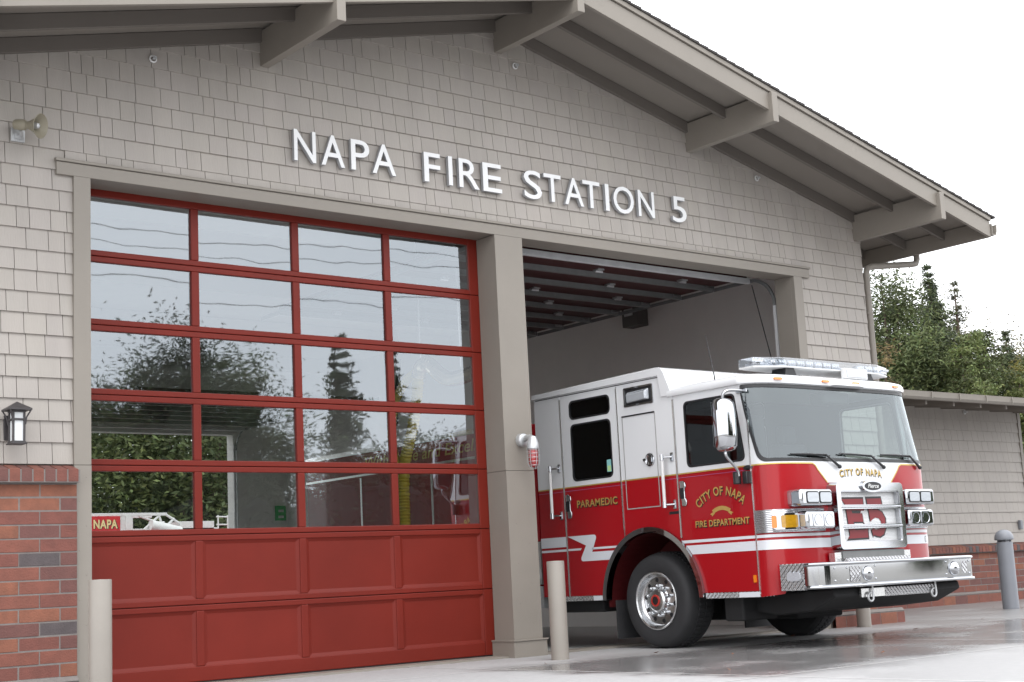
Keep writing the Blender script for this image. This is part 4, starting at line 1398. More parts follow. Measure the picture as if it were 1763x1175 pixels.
b.plate([(p[0], p[1]) for p in lv[0]], [], lambda p, w: (p[0], p[1], w), 2.452)
roofp = part("cab_roof", b, M_WHITE, smooth=40)
b = MB()
b.prism([(-1.30, 2.47), (-1.462, 2.465), (-1.452, 2.50), (-1.36, 2.72), (-1.335, 2.755), (-1.30, 2.775), (-1.24, 2.78), (.74, 2.745), (.765, 2.735), (.775, 2.70), (.77, 2.690), (-1.27, 2.690)], 'x', XN - .022, XF + .022)
part("raised_roof", b, M_WHITE, roofp, bevel=.028, segs=4, smooth=40)
b = MB(); b.box(XN + .03, XF - .03, -1.30, .74, 2.64, 2.70); b.box(XN + .03, XF - .03, .70, .745, .5, 2.70)
part("cab_back", b, M_WHITE)
# marker lamps on the roof edge
for s_ in (-.93, -.245, 0.24, .93):
    b = MB(); b.plate(rrect(s_ - .05, s_ + .05, 2.483, 2.508, .012), [], front, .052 if abs(s_) < .5 else .05, .02, [s_])
    part("marker_lamp", b, M_AMB, bevel=.004)
b = MB()
b.plate([(-.16, 2.46), (.36, 2.46), (.32, 2.485), (-.10, 2.485)], [], front, .075, -.02, [0, .1])
part("camera_visor", b, M_WHITE)

# light bar
lbx0, lbx1, lby0, lby1 = 4.83, 6.97, -2.47, -2.17
b = MB()
o = [(lbx0, lby1 + .02), (lbx0, lby0 + .12), (lbx0 + .32, lby0), (lbx1 - .32, lby0), (lbx1, lby0 + .12), (lbx1, lby1 + .02), (lbx1 - .3, lby1 + .06), (lbx0 + .3, lby1 + .06)]
b.prism(o, 'z', 2.640, 2.655)
barp = part("light_bar", b, M_WHITEP, bevel=.005)
b = MB(); b.prism([(p[0], p[1]) for p in o], 'z', 2.657, 2.742)
part("lens", b, glass_mat("bar_lens", .10, (.86, .89, .92), fres=1.2), barp, bevel=.012, recalc=True)
b = MB()
for i in range(14):
    x = lbx0 + .16 + i * .138
    if 6.0 < x < 6.35: continue
    b.box(x, x + .12, lby0 + .05 if .2 < (x - lbx0) < 1.9 else lby0 + .13, lby0 + .11, 2.662, 2.726)
    for k in range(3):
        b.ball((x + .025 + k * .035, lby0 + .045, 2.694), .014, 5)
b.box(lbx0 + .1, lbx1 - .1, lby0 + .12, lby1 + .02, 2.658, 2.70)
part("lamp_module", b, M_LAMP, barp)
b = MB()
for x in (5.18, 6.42): b.prism([(x, 2.545), (x + .20, 2.545), (x + .15, 2.642), (x + .03, 2.642)], 'y', -2.44, -2.26)
part("bar_foot", b, M_BLACK, barp)
b = MB(); b.box(6.0, 6.37, -2.55, -2.49, 2.555, 2.665)
spt = part("scene_spotlight", b, M_WHITEP, bevel=.012)
b = MB(); b.box(6.02, 6.35, -2.556, -2.5515, 2.572, 2.648); part("lamp", b, M_LENS, spt)
b = MB(); b.box(6.06, 6.12, -2.50, -2.46, 2.49, 2.556); b.box(6.25, 6.31, -2.50, -2.46, 2.49, 2.556); part("bracket", b, M_WHITEP, spt)
b = MB(); b.tube([(4.66, -1.98, 2.52), (4.66, -1.975, 2.60), (4.655, -1.90, 3.02)], [.009, .006, .002], 8); part("antenna", b, M_BLACK)

# grille
GY = -2.86
gx0, gx1, gz0, gz1 = XC - .525, XC + .525, .815, 1.462
b = MB()
outer = rrect(gx0, gx1, gz0, gz1, .05)
inner = rrect(gx0 + .066, gx1 - .066, gz0 + .066, gz1 - .080, .03)
b.plate(outer, [inner], lambda p, w: (p[0], w, p[1]), GY, GY + .20)
gr = part("grille", b, M_CHROME, bevel=.028, segs=4, smooth=40)
for z in (1.035, 1.225):
    b = MB(); b.box(gx0 + .05, gx1 - .05, GY - .006, GY + .04, z - .011, z + .011)
    part("grille_bar", b, M_CHROME, gr, bevel=.010, segs=3)
for z0, z1 in ((.884, 1.022), (1.048, 1.212), (1.238, 1.380)):
    b = MB()
    b.plate(rrect(gx0 + .064, gx1 - .064, z0 - .004, z1 + .004, .025), [rrect(gx0 + .076, gx1 - .076, z0 + .008, z1 - .008, .018)], lambda p, w: (p[0], w, p[1]), GY + .012, GY + .06)
    part("grille_bezel", b, M_CHROME, gr, bevel=.006)
def _mesh(nt, bs):
    tc = nt.nodes.new("ShaderNodeTexCoord"); v = nt.nodes.new("ShaderNodeTexVoronoi"); v.inputs["Scale"].default_value = 75; v.inputs["Randomness"].default_value = .1
    nt.links.new(tc.outputs["Object"], v.inputs["Vector"])
    r_ = nt.nodes.new("ShaderNodeValToRGB"); r_.color_ramp.elements[0].position = .22; r_.color_ramp.elements[0].color = (.10, .10, .11, 1); r_.color_ramp.elements[1].position = .34; r_.color_ramp.elements[1].color = (.86, .87, .88, 1)
    nt.links.new(v.outputs["Distance"], r_.inputs["Fac"]); nt.links.new(r_.outputs["Color"], bs.inputs["Base Color"]); bs.inputs["Roughness"].default_value = .35
M_MESH = node_mat("perforated_white_mesh", _mesh)
b = MB(); b.box(gx0 + .06, gx1 - .06, GY + .062, GY + .08, gz0 + .06, gz1 - .06)
part("grille_mesh", b, M_MESH, gr)
# E5 traced from the photograph's shapes, drawn on the mesh
def px(u, v):   # grille zoom coordinates -> metres on the mesh plane
    return (gx0 + .088 + (u - 215) / (1045 - 215) * (gx1 - gx0 - .176), gz1 - .105 - (v - 70) / (820 - 70) * (gz1 - gz0 - .195))
five = [(630, 155), (845, 150), (860, 275), (770, 275), (710, 270), (712, 335), (790, 335), (850, 380), (890, 480), (885, 640), (850, 740), (790, 778), (735, 765), (705, 745), (690, 775), (668, 660), (700, 640), (735, 660), (790, 650), (825, 600), (822, 530), (790, 480), (740, 468), (690, 500), (665, 535)]
b = MB(); b.mi = 1
E5E = [(255, 158), (575, 155), (580, 350), (535, 350), (522, 396), (548, 396), (556, 524), (560, 540), (598, 600), (612, 612), (612, 788), (310, 796), (345, 735), (330, 500), (318, 330), (305, 240)]
n1 = [(396, 345), (530, 345), (518, 392), (404, 392)]
n2 = [(410, 528), (552, 528), (592, 610), (580, 658), (424, 658)]
mp_ = lambda w0: (lambda p, w: (p[0], w0, p[1]))
for (outl, holes) in ((E5E, [n1, n2]), (five, [])):
    o2 = [px(*p) for p in outl]; h2 = [[px(*p) for p in h] for h in holes]
    b.mi = 0; b.plate(scaled(o2, .018), [scaled(h, -.014) for h in h2], mp_(GY + .060), 0)
    b.mi = 1; b.plate(o2, h2, mp_(GY + .058), 0)
part("unit_number", b, [M_BLACK, mat("maroon_vinyl", (.22, .012, .018), .4)], gr, recalc=False)
# oval badge
b = MB()
ov = lambda a_, c_: [(XC + .015 + a_ * math.cos(R(t)), 1.425 + c_ * math.sin(R(t))) for t in range(0, 360, 10)]
b.plate(ov(.165, .062), [], lambda p, w: (p[0], w, p[1]), GY - .025, GY + .03)
bd = part("badge", b, M_CHROME, gr, bevel=.008)
b = MB(); b.plate(ov(.128, .042), [], lambda p, w: (p[0], w, p[1]), GY - .0285)
part("badge_field", b, M_BLACK, bd, recalc=False)
b = MB(); b.text("Pierce", 1, lambda p, w: (XC + .015 - .085 + p[0], w, 1.405 + p[1]), GY - .030, None, width=.17, height=.042, shear=.3, bold=.01)
part("badge_script", b, M_ALU, bd, recalc=False)

# headlamp clusters
def housing(s, x0, x1, z0, z1, yf, kind):
    """s=-1 near, +1 far; x given as distance from the centre line."""
    a, c = sorted((XC + s * x0, XC + s * x1))
    b = MB(); b.box(a, c, yf, -2.60, z0, z1)
    h = part("headlight", b, M_CHROME, bevel=.028, segs=4, smooth=40)
    n = 2
    wd = (c - a - .10) / 2
    off = .072 if s < 0 else .028
    for i in range(n):
        xa = a + off + i * (wd + .004)
        b = MB(); b.plate(rrect(xa + .006, xa + wd - .006, z0 + .022, z1 - .022, .02), [], lambda p, w: (p[0], w, p[1]), yf - .006, yf + .02)
        part("lamp_bezel", b, M_BLACK if kind == "drum" else M_CHROME, h, bevel=.004)
        b = MB()
        if kind == "drum":
            b.plate(rrect(xa + .011, xa + wd - .011, z0 + .034, z1 - .034, .02), [], lambda p, w: (p[0], w, p[1]), yf - .009)
            for k in range(7):
                zz = z0 + .042 + k * (z1 - z0 - .084) / 6
                b.box(xa + .02, xa + wd - .02, yf - .0105, yf - .008, zz - .0025, zz + .0025)
            part("lamp", b, M_LENS, h, recalc=False)
        else:
            cx_, cz_, r_ = xa + wd / 2, (z0 + z1) / 2, min(wd, z1 - z0) / 2 - .024
            b.lathe([(r_, .008), (r_ * .8, -.004), (r_ * .45, -.02), (r_ * .22, -.024), (r_ * .20, .0), (.0001, .004)], (cx_, yf - .002, cz_), (0, -1, 0), 24, cap=False)
            part("lamp", b, M_LAMP, h, smooth=50)
for s in (-1, 1):
    housing(s, .585, 1.055, 1.240, 1.400, -2.86, "drum")
    housing(s, .585, 1.000, 1.022, 1.192, -2.87, "round")
# ribbed chrome band round the corner and the amber turn lamps
for s in (-1, 1):
    b = MB()
    s0, s1 = sorted((s * .60, s * (SE - .006)))
    b.plate([(s0, 1.005), (s1, 1.005), (s1, 1.222), (s0, 1.222)], [], front, .012, .0, US)
    part("corner_trim", b, M_RIB, smooth=50)
    sa, sb = sorted((s * .985, s * 1.225))
    b = MB(); b.plate(rrect(sa, sb, 1.030, 1.178, .02), [], front, .060, .0, US)
    tl = part("turn_lamp", b, M_CHROME, bevel=.012, segs=3, smooth=40)
    sa, sb = sorted((s * 1.005, s * 1.165))
    b = MB(); b.plate(rrect(sa, sb, 1.045, 1.162, .015), [], front, .064, .05, US); part("lamp", b, M_AMBD, tl)
    sa, sb = sorted((s * 1.20, s * 1.235))
    b = MB(); b.plate(rrect(sa, sb, 1.045, 1.160, .012), [], front, .066, .02, US); part("lamp", b, M_AMB, tl)
    sa, sb = sorted((s * (SMAX - .045), s * (SMAX - .012)))
    b = MB(); b.plate(rrect(sa, sb, .548, .618, .006), [], front, .012, .0, None); part("side_marker", b, M_AMB)

# front bumper: chrome channel with rolled lips, tread plate ends
BY, BR = -3.16, .16
bpath, bnorm = [], []
bpath.append((XN, -2.99)); bnorm.append((-1, 0))
for a in range(0, 91, 10):
    bpath.append((XN + BR - BR * math.cos(R(a)), BY + BR - BR * math.sin(R(a)))); bnorm.append((-math.cos(R(a)), -math.sin(R(a))))
m_ = [(2 * XC - x, y) for x, y in reversed(bpath)]; mn_ = [(-nx, ny) for nx, ny in reversed(bnorm)]
bpath += m_; bnorm += mn_
bprof = [(-.05, .462), (.004, .462), (.018, .467), (.022, .478), (.018, .489), (.0, .497), (0, .670), (.014, .676), (.018, .688), (.014, .699), (.004, .704), (-.05, .704)]
b = MB(); b.sweep(bprof, [(x, y, 0) for x, y in bpath], bnorm)
bmp = part("front_bumper", b, M_CHROME, smooth=30)
for s in (-1, 1):
    x = XC + s * (HW + .0)
    b = MB(); b.box(x - .006 if s < 0 else x - .03, x + .03 if s < 0 else x + .006, -2.985, -2.70, .458, .704)
    part("bumper_end", b, M_TREAD, bmp, bevel=.004)
    xo = x - .008 if s < 0 else x + .008
    b = MB(); b.plate(rrect(-2.945, -2.79, .545, .625, .02), [], (lambda p, w: (xo - w if s < 0 else xo + w, p[0], p[1])), .012, -.004)
    part("side_lamp", b, M_LENS, bmp, bevel=.008)
for x in (5.28, 6.66):
    b = MB(); b.lathe([(.072, 0), (.070, .012), (.055, .032), (.03, .042), (.0001, .045)], (x, BY, .582), (0, -1, 0), 28, cap=False)
    part("bumper_lamp", b, M_CHROME, bmp, smooth=50)
b = MB(); b.plate(rrect(5.02, 5.17, .512, .655, .01), [], lambda p, w: (p[0], w, p[1]), BY - .004)
part("speaker_grille", b, M_TREAD, bmp, recalc=False)
b = MB()
for (x, z) in ((4.80, .645), (4.80, .53), (4.98, .645), (4.98, .53), (5.40, .65), (5.40, .53), (6.53, .65), (6.53, .53), (6.92, .65), (6.92, .53)):
    b = MB(); b.ball((x, BY - .002, z), .010, 6)
    part("bolt", b, M_CHROME, bmp, smooth=60)
b = MB(); b.plate(rrect(6.80, 6.88, .53, .645, .012), [], lambda p, w: (p[0], w, p[1]), BY - .003, BY + .01); part("vent_grille", b, M_TREAD, bmp)
b = MB(); b.box(XN + .05, XF - .05, -3.11, -2.72, .68, .695); part("bumper_deck", b, M_TREAD, bmp)
b = MB(); b.box(gx0 + .04, gx1 - .04, -2.84, -2.80, .70, .80); part("lower_grille", b, M_STRUT)
b = MB(); b.box(gx0 + .04, gx1 - .04, -2.90, -2.845, .700, .735); part("tread_plate", b, M_TREAD)
for xx in (gx0 - .07, gx1 - .035):
    b = MB(); b.box(xx, xx + .105, -2.83, -2.76, .70, .79); part("bumper_bracket", b, M_ALU)
b = MB(); b.box(5.66, 6.44, -3.06, -3.03, .355, .442); part("air_dam_plate", b, M_TREAD, bmp, bevel=.004)
b = MB(); b.box(5.30, 5.66, -3.055, -3.03, .36, .44); part("tow_plate", b, M_ALU, bmp)
for x in (5.42, 6.42):
    b = MB(); b.tube([(x + .03, -3.07, .46), (x + .03, -3.075, .38)] + [(x + .04 * math.cos(R(a)) - .01, -3.075, .36 + .04 * math.sin(R(a))) for a in range(0, -290, -20)], .011, 8)
    part("tow_hook", b, M_STEEL, bmp, smooth=60)

# underbody
b = MB()
b.prism([(-3.0, .46), (-2.6, .44), (-1.75, .46), (-1.75, .30), (-2.3, .22), (-2.75, .26), (-3.02, .38)], 'x', 4.95, 6.95)
b.box(5.35, 5.50, -2.9, 5.5, .42, .68); b.box(6.20, 6.35, -2.9, 5.5, .42, .68)
b.box(5.0, 6.7, -1.07, -.91, .24, .40)
b.box(5.5, 6.2, -2.1, .2, .16, .55)
b.box(4.75, 5.25, -2.05, -1.8, .18, .45)
b.box(4.70, 6.96, -.1, .72, .30, .50)
b.box(XN + .05, XF - .05, -2.5, -1.76, .44, .50); b.box(XN + .05, XF - .05, -.20, .74, .44, .50)
part("chassis", b, M_UNDER, bevel=.02)

# wheel arches
for s, mp in ((-1, near), (1, far)):
    xs_ = XN if s < 0 else XF
    pa = [(xs_ + (-.008 if s < 0 else .008), WY + (AR - .012) * math.cos(R(a)), WZ + (AR - .012) * math.sin(R(a)) * 1.03) for a in range(3, 178, 5)]
    b = MB()
    ol = [(WY + (AR + .018) * math.cos(R(a)), WZ + (AR + .018) * math.sin(R(a)) * 1.03) for a in range(2, 179, 4)]
    il = [(WY + (AR - .035) * math.cos(R(a)), WZ + (AR - .035) * math.sin(R(a)) * 1.03) for a in range(178, 1, -4)]
    b.plate(ol + il, [], mp, .035, -.05)
    part("fender_trim", b, M_CHROME, bevel=.016, segs=3, smooth=40)
    b = MB()
    for r_, x0, x1 in ((AR - .02, 0, .62),):
        pr = [(WY + r_ * math.cos(R(a)), WZ + r_ * math.sin(R(a))) for a in range(-4, 185, 7)]
        for (p, q_) in zip(pr[:-1], pr[1:]):
            xa, xb = (XN + .02, XN + .62) if s < 0 else (XF - .62, XF - .02)
            b.face([(xa, p[0], p[1]), (xb, p[0], p[1]), (xb, q_[0], q_[1]), (xa, q_[0], q_[1])])
    xb = XN + .60 if s < 0 else XF - .60
    b.plate([(WY + (AR - .02) * math.cos(R(a)), WZ + (AR - .02) * math.sin(R(a))) for a in range(0, 181, 9)], [], lambda p, w: (xb, p[0], p[1]), 0)
    part("arch_liner", b, M_DRED if s < 0 else M_UNDER, recalc=False)
    xa, xb = (XN + .03, XN + .50) if s < 0 else (XF - .50, XF - .03)
    b = MB(); b.box(xa, xb, -.40, -.385, .02, .42); part("mud_flap", b, M_RUB)
# wheels
def wheel(y, s):
    w_ = node("wheel", eng)
    xo = XN + .035 if s < 0 else XF - .035
    ax = (-1 if s < 0 else 1, 0, 0)
    o = (xo, y, WZ + .005)
    RT = .485
    b = MB()
    b.lathe([(.292, -.03), (.300, -.006), (.33, .004), (.39, .008), (.435, .0), (.458, -.02), (.470, -.045), (.480, -.075), (RT, -.12), (RT, -.30), (.478, -.34), (.46, -.37), (.40, -.38), (.30, -.37), (.29, -.30)], o, ax, 72, cap=False)
    for k in range(60):
        a = 2 * math.pi * k / 60
        c_, s_ = math.cos(a), math.sin(a)
        for (h0, h1) in ((-.30, -.225), (-.20, -.13)):
            h_ = (h0 + h1) / 2
            rot = Matrix.Rotation(a, 3, 'X')
            b.obox((o[0] + ax[0] * h_, o[1] - s_ * (RT + .002) * 1.0 if False else o[1] + c_ * (RT + .003), o[2] + s_ * (RT + .003)), (abs(h1 - h0), .012, .030), rot)
    part("tyre", b, M_RUB, w_, smooth=35)
    b = MB()
    b.lathe([(.298, -.006), (.296, .004), (.286, .008), (.274, .0), (.266, -.022), (.256, -.05), (.244, -.062), (.165, -.060), (.132, -.056), (.122, -.046), (.118, -.015), (.112, -.004), (.10, .004), (.06, .008), (.0001, .008)], o, ax, 64, cap=False)
    part("rim", b, M_CHROME2, w_, smooth=28)
    b = MB()
    for k in range(10):
        a = 2 * math.pi * (k + .25) / 10
        b.lathe([(.024, 0), (.020, .002), (.0001, .002)], (o[0] + ax[0] * -.0605, o[1] + .208 * math.cos(a), o[2] + .208 * math.sin(a)), ax, 16, cap=False)
    part("hand_hole", b, M_BLACK, w_)
    for k in range(10):
        b = MB()
        a = 2 * math.pi * (k + .5) / 10
        b.lathe([(.019, -.060), (.019, -.03), (.016, -.015), (.008, -.006), (.0001, -.004)], (o[0], o[1] + .150 * math.cos(a), o[2] + .150 * math.sin(a)), ax, 12, cap=False)
        part("lug_nut", b, M_CHROME, w_, smooth=50)
    b = MB(); b.lathe([(.060, .006), (.060, .016), (.044, .018), (.044, .009)], o, ax, 32, cap=False); part("hub_ring", b, mat("hub_red", (.45, .03, .02), .4), w_, smooth=40)
    b = MB(); b.lathe([(.042, .008), (.040, .014), (.0001, .017)], o, ax, 24, cap=False); part("hub_cap", b, M_BLACK, w_, smooth=40)
for yy in (WY, 4.35):
    for s in (-1, 1):
        wheel(yy, s)

# steps
for s in (-1, 1):
    for (y0, y1, zt_, ref) in ((-2.445, -1.735, .464, (-2.445, -2.18)), (-.262, .37, .480, (-.262, -.09))):
        b = MB()
        xa, xb = (XN - .012, XN + .2) if s < 0 else (XF - .2, XF + .012)
        b.box(xa, xb, y0, y1, zt_ - .055, zt_)
        stp = part("step", b, M_TREAD, bevel=.005)
        xr_ = XN - .0145 if s < 0 else XF + .0145
        b = MB(); b.plate([(ref[0], zt_ - .052), (ref[1], zt_ - .052), (ref[1], zt_ - .004), (ref[0], zt_ - .004)], [], lambda p, w: (xr_, p[0], p[1]), 0)
        part("reflector", b, M_STRIPE, stp, recalc=False)

# grab rails, latches, side fittings
def grab(y, z0, z1, s):
    xs_ = XN if s < 0 else XF
    d = -1 if s < 0 else 1
    b = MB(); b.tube([(xs_ + d * .075, y, z0), (xs_ + d * .075, y, z1)], .017, 14)
    g = part("grab_rail", b, M_WHITEP, smooth=50)
    for z in (z0 - .005, z1 + .005):
        b = MB()
        b.lathe([(.021, -.03), (.021, .03)], (xs_ + d * .075, y, z), (0, 0, 1), 14)
        b.tube([(xs_ + d * .075, y, z), (xs_ + d * .04, y - .04, z), (xs_ + d * .006, y - .075, z)], .010, 8)
        b.box(min(xs_, xs_ + d * .008), max(xs_, xs_ + d * .008), y - .095, y - .055, z - .045, z + .045)
        part("stanchion", b, M_CHROME, g, smooth=50)
def latch(y, z0, z1, s, par):
    mp = near if s < 0 else far
    b = MB()
    ol = [(y, z1), (y - .05, z1), (y - .078, z1 - .02), (y - .082, z1 - .06), (y - .066, z1 - .078), (y - .066, z0 + .085), (y - .085, z0 + .06), (y - .085, z0 + .02), (y - .07, z0), (y - .02, z0)]
    b.plate(ol, [], mp, .016, 0)
    h = part("handle", b, M_CHROME, par, bevel=.008, segs=3, smooth=40)
    b = MB(); b.plate(rrect(y - .060, y - .004, z0 + .075, z1 - .07, .012), [], mp, .018, .012); part("latch_paddle", b, M_BLACK, par)
for s, k in ((-1, "n"), (1, "f")):
    grab(.445, 1.365, 1.875, s)
    grab(-1.315, 1.365, 1.835, s)
    latch(.275, 1.32, 1.58, s, doors["crew" + k])
    latch(-1.478, 1.33, 1.585, s, doors["front" + k])
for s, mp in ((-1, near), (1, far)):
    b = MB()
    b.plate(rrect(-1.178, -.738, 2.425, 2.628, .015), [rrect(-1.16, -.756, 2.443, 2.610, .01)], mp, .010, -.01)
    sl = part("scene_light", b, M_CHROME, bevel=.004)
    b = MB(); b.plate(rrect(-1.16, -.756, 2.443, 2.610, .01), [], mp, .002); part("recess", b, M_BLACK, sl, recalc=False)
    b = MB()
    d = -1 if s < 0 else 1
    xs_ = XN if s < 0 else XF
    b.mesh([(xs_ + d * .004, -1.12, 2.59), (xs_ + d * .004, -.79, 2.58), (xs_ + d * .004, -.79, 2.46), (xs_ + d * .004, -1.12, 2.47),
            (xs_ + d * .06, -1.10, 2.555), (xs_ + d * .035, -.80, 2.550), (xs_ + d * .03, -.80, 2.468), (xs_ + d * .055, -1.10, 2.478)],
           [(0, 1, 2, 3), (4, 5, 6, 7), (0, 1, 5, 4), (1, 2, 6, 5), (2, 3, 7, 6), (3, 0, 4, 7)])
    part("lamp", b, M_LENS, sl, bevel=.008)
    b = MB()
    o = rrect(-1.185, -.685, 1.352, 2.338, .008)
    i_ = rrect(-1.174, -.696, 1.363, 2.322, .006)
    b.plate(o, [i_], mp, .004, -.01)
    cp_ = part("compartment_door", b, M_GAPL)
    b = MB(); b.plate([(-1.178, 2.322), (-.690, 2.322), (-.690, 2.336), (-1.178, 2.336)], [], mp, .010, 0); part("rain_gutter", b, M_BLACK, cp_)
    b = MB(); b.mi = 0; b.plate([(-1.173, BELT + .008), (-.697, BELT + .008), (-.697, 2.32), (-1.173, 2.32)], [], mp, .003)
    b.mi = 1; b.plate([(-1.173, 1.365), (-.697, 1.365), (-.697, BELT - .012), (-1.173, BELT - .012)], [], mp, .003)
    part("compartment_panel", b, [M_WHITE, M_RED], cp_, recalc=False)
    b = MB()
    c0 = (xs_ + d * .004, -1.075, 1.842)
    b.lathe([(.070, 0), (.068, .010), (.060, .014), (.052, .006), (.03, .004), (.0001, .004)], c0, (d, 0, 0), 28, cap=False)
    b.tube([(xs_ + d * .008, -1.02, 1.85), (xs_ + d * .010, -.985, 1.845)], .016, 8)
    b.box(min(xs_ + d * .006, xs_ + d * .014), max(xs_ + d * .006, xs_ + d * .014), -1.10, -1.05, 1.82, 1.87)
    part("latch_handle", b, M_CHROME, cp_, smooth=40)
b = MB(); b.plate([(-.405, 1.775), (-.473, 1.775), (-.473, 1.905), (-.405, 1.905)], [], near, -.0055)
b.mi = 1; b.plate([(-.412, 1.782), (-.466, 1.782), (-.466, 1.84), (-.412, 1.84)], [], near, -.005)
part("window_sticker", b, [mat("sticker_blue", (.25, .55, .55), .5), mat("sticker_green", (.45, .65, .30), .5)], doors["crewn"], recalc=False)
b = MB(); b.plate([(-1.44, 1.262), (-1.30, 1.262), (-1.30, 1.29), (-1.44, 1.29)], [], near, .002); part("warning_label", b, M_BLACK, recalc=False)

# mirrors
def mirror(s):
    d = -1 if s < 0 else 1
    xs_ = XN if s < 0 else XF
    xm = xs_ + d * .25
    b = MB()
    vs_prof = [(0.0001, -.26), (.06, -.258), (.095, -.245), (.118, -.21), (.126, -.10), (.126, .10), (.118, .20), (.09, .238), (.05, .25), (.0001, .252)]
    i0 = len(b.v)
    b.lathe(vs_prof, (0, 0, 0), (0, 0, 1), 32, cap=False)
    # squared, shallow head: flat mirror glass to the rear, bulged chrome shell to the front
    b.v[i0:] = [(xm + math.copysign(abs(p[0]) ** .75 * (.126 ** .25), p[0]) * .98, -2.345 + (p[1] * (1.0 if p[1] < 0 else .25)), 2.055 + p[2]) for p in b.v[i0:]]
    h = part("mirror", b, M_CHROME, smooth=60)
    b = MB(); b.box(xm - .105, xm + .105, -2.311, -2.309, 1.84, 2.27); part("mirror_glass", b, mat("mirror_silver", (.9, .9, .9), .01, metal=1.0), h)
    b = MB(); b.tube(spl([(xm, -2.36, 2.29), (xm, -2.375, 2.345), (xm - d * .03, -2.39, 2.375), (xm - d * .09, -2.41, 2.385), (xs_ + d * .01, -2.42, 2.385)], 5), .015, 10)
    b.box(min(xs_, xs_ + d * .014), max(xs_, xs_ + d * .014), -2.46, -2.33, 2.37, 2.40)
    part("mirror_arm", b, M_CHROME, h, smooth=50)
    b = MB(); b.tube(spl([(xm, -2.355, 1.81), (xm, -2.36, 1.75), (xm - d * .09, -2.36, 1.67), (xm - d * .15, -2.36, 1.61), (xm - d * .16, -2.36, 1.56)], 5), .015, 10)
    part("mirror_arm", b, M_CHROME, h, smooth=50)
    b = MB(); b.tube([(xm - d * .165, -2.325, 1.605), (xm - d * .165, -2.325, 1.485)], .038, 16); b.box(min(xs_, xs_ + d * .06), max(xs_, xs_ + d * .06), -2.43, -2.37, 1.485, 1.605)
    part("mirror_base", b, M_BLACK, h, bevel=.008, smooth=40)
    b = MB(); b.ball((xs_, -2.40, 1.640), .05, 10, (.25, 1.25, .5)); part("marker_badge", b, M_BLACK, h, smooth=60)
mirror(-1)

# windscreen wipers
def wiper(sb, zb_, s_tip, z_tip):
    b = MB()
    p0, p1 = front((sb, zb_), .03), front((sb - .20, zb_ + .115), .05)
    b.tube([p0, p1], [.016, .009], 8)
    b.ball(p0, .022, 6)
    w = part("wiper", b, M_BLACK, smooth=50)
    b = MB()
    q0, q1 = front((s_tip, z_tip), .018), front((sb - .11, zb_ + .105), .022)
    q2 = front(((s_tip + sb - .11) / 2 - .02, (z_tip + zb_ + .105) / 2 + .006), .030)
    b.tube([q0, q2, q1], [.007, .012, .007], 6)
    b.tube([q2, p1], .007, 6)
    part("wiper_blade", b, M_BLACK, w)
wiper(-.33, 1.625, -.98, 1.745)
wiper(.37, 1.625, -.28, 1.755)
wiper(1.03, 1.632, .38, 1.755)

# lettering in gold with black drop shadows
def lettering(s, mapf, width, height, bold=.02, par=None, space=1.0):
    b = MB()
    b.mi = 1; b.text(s, 1, lambda p, w: mapf((p[0] + .008, p[1] - .010), w), .0026, None, width=width, height=height, bold=bold + .012, space=space)
    b.mi = 0; b.text(s, 1, mapf, .0034, None, width=width, height=height, bold=bold, space=space)
    return part("lettering", b, [M_GOLD, M_BLACK], par, recalc=False)
lettering("PARAMEDIC", lambda p, w: near((.103 - p[0], 1.426 + p[1]), w), .645, .080, .022, doors["crewn"], 1.08)
lettering("FIRE DEPARTMENT", lambda p, w: near((-1.656 - p[0], 1.109 + p[1]), w), .715, .064, .022, doors["frontn"], 1.08)
RA, CA = .505, (-2.012, .985)
def arc(p, w):
    a = math.pi / 2 + .755 - (p[0] / .80) * 1.51
    r_ = RA - .085 + p[1]
    return near((CA[0] - r_ * -math.cos(a) * -1, CA[1] + r_ * math.sin(a)), w)
lettering("CITY OF NAPA", arc, .80, .088, .022, doors["frontn"], 1.12)
# gold ribbon between the two lines
b = MB()
def rib(a, r_): return (-2.017 - r_ * math.cos(a), 1.072 + r_ * math.sin(a))
N_ = 14
up_ = [rib(R(90 + 33 - 66 * i / N_), .228) for i in range(N_ + 1)]; dn = [rib(R(90 + 33 - 66 * i / N_), .188) for i in range(N_ + 1)]
b.plate(up_ + dn[::-1], [], near, .003)
for e, sgn in ((0, 1), (-1, -1)):
    x0, z0 = dn[e]; x1, z1 = up_[e]
    b.plate([(x0 - sgn * .015, z0 + .002), (x1 - sgn * .015, z1 - .016), (x1 + sgn * .030, z1 - .036), (x1 + sgn * .008, z1 - .046), (x0 + sgn * .026, z0 - .026)], [], near, .0036)
part("gold_ribbon", b, M_GOLD, doors["frontn"], recalc=False)
lettering("CITY OF NAPA", lambda p, w: front((-.31 + p[0], 1.524 + p[1] + .022 * (1 - ((p[0] - .33) / .33) ** 2)), w + .002), .66, .070, .016, cabf, 1.25)
b = MB()
ring_o = [(1.07 + .026 * math.cos(R(a)), .893 + .036 * math.sin(R(a))) for a in range(0, 360, 20)]
ring_i = [(1.07 + .021 * math.cos(R(a)), .893 + .031 * math.sin(R(a))) for a in range(0, 360, 20)]
b.plate(ring_o, [ring_i], front, .0032); b.text("E", 1, lambda p, w: front((1.058 + p[0], .868 + p[1]), w), .0032, None, width=.022, height=.05)
part("star_emblem", b, M_BLACK, cabf, recalc=False)

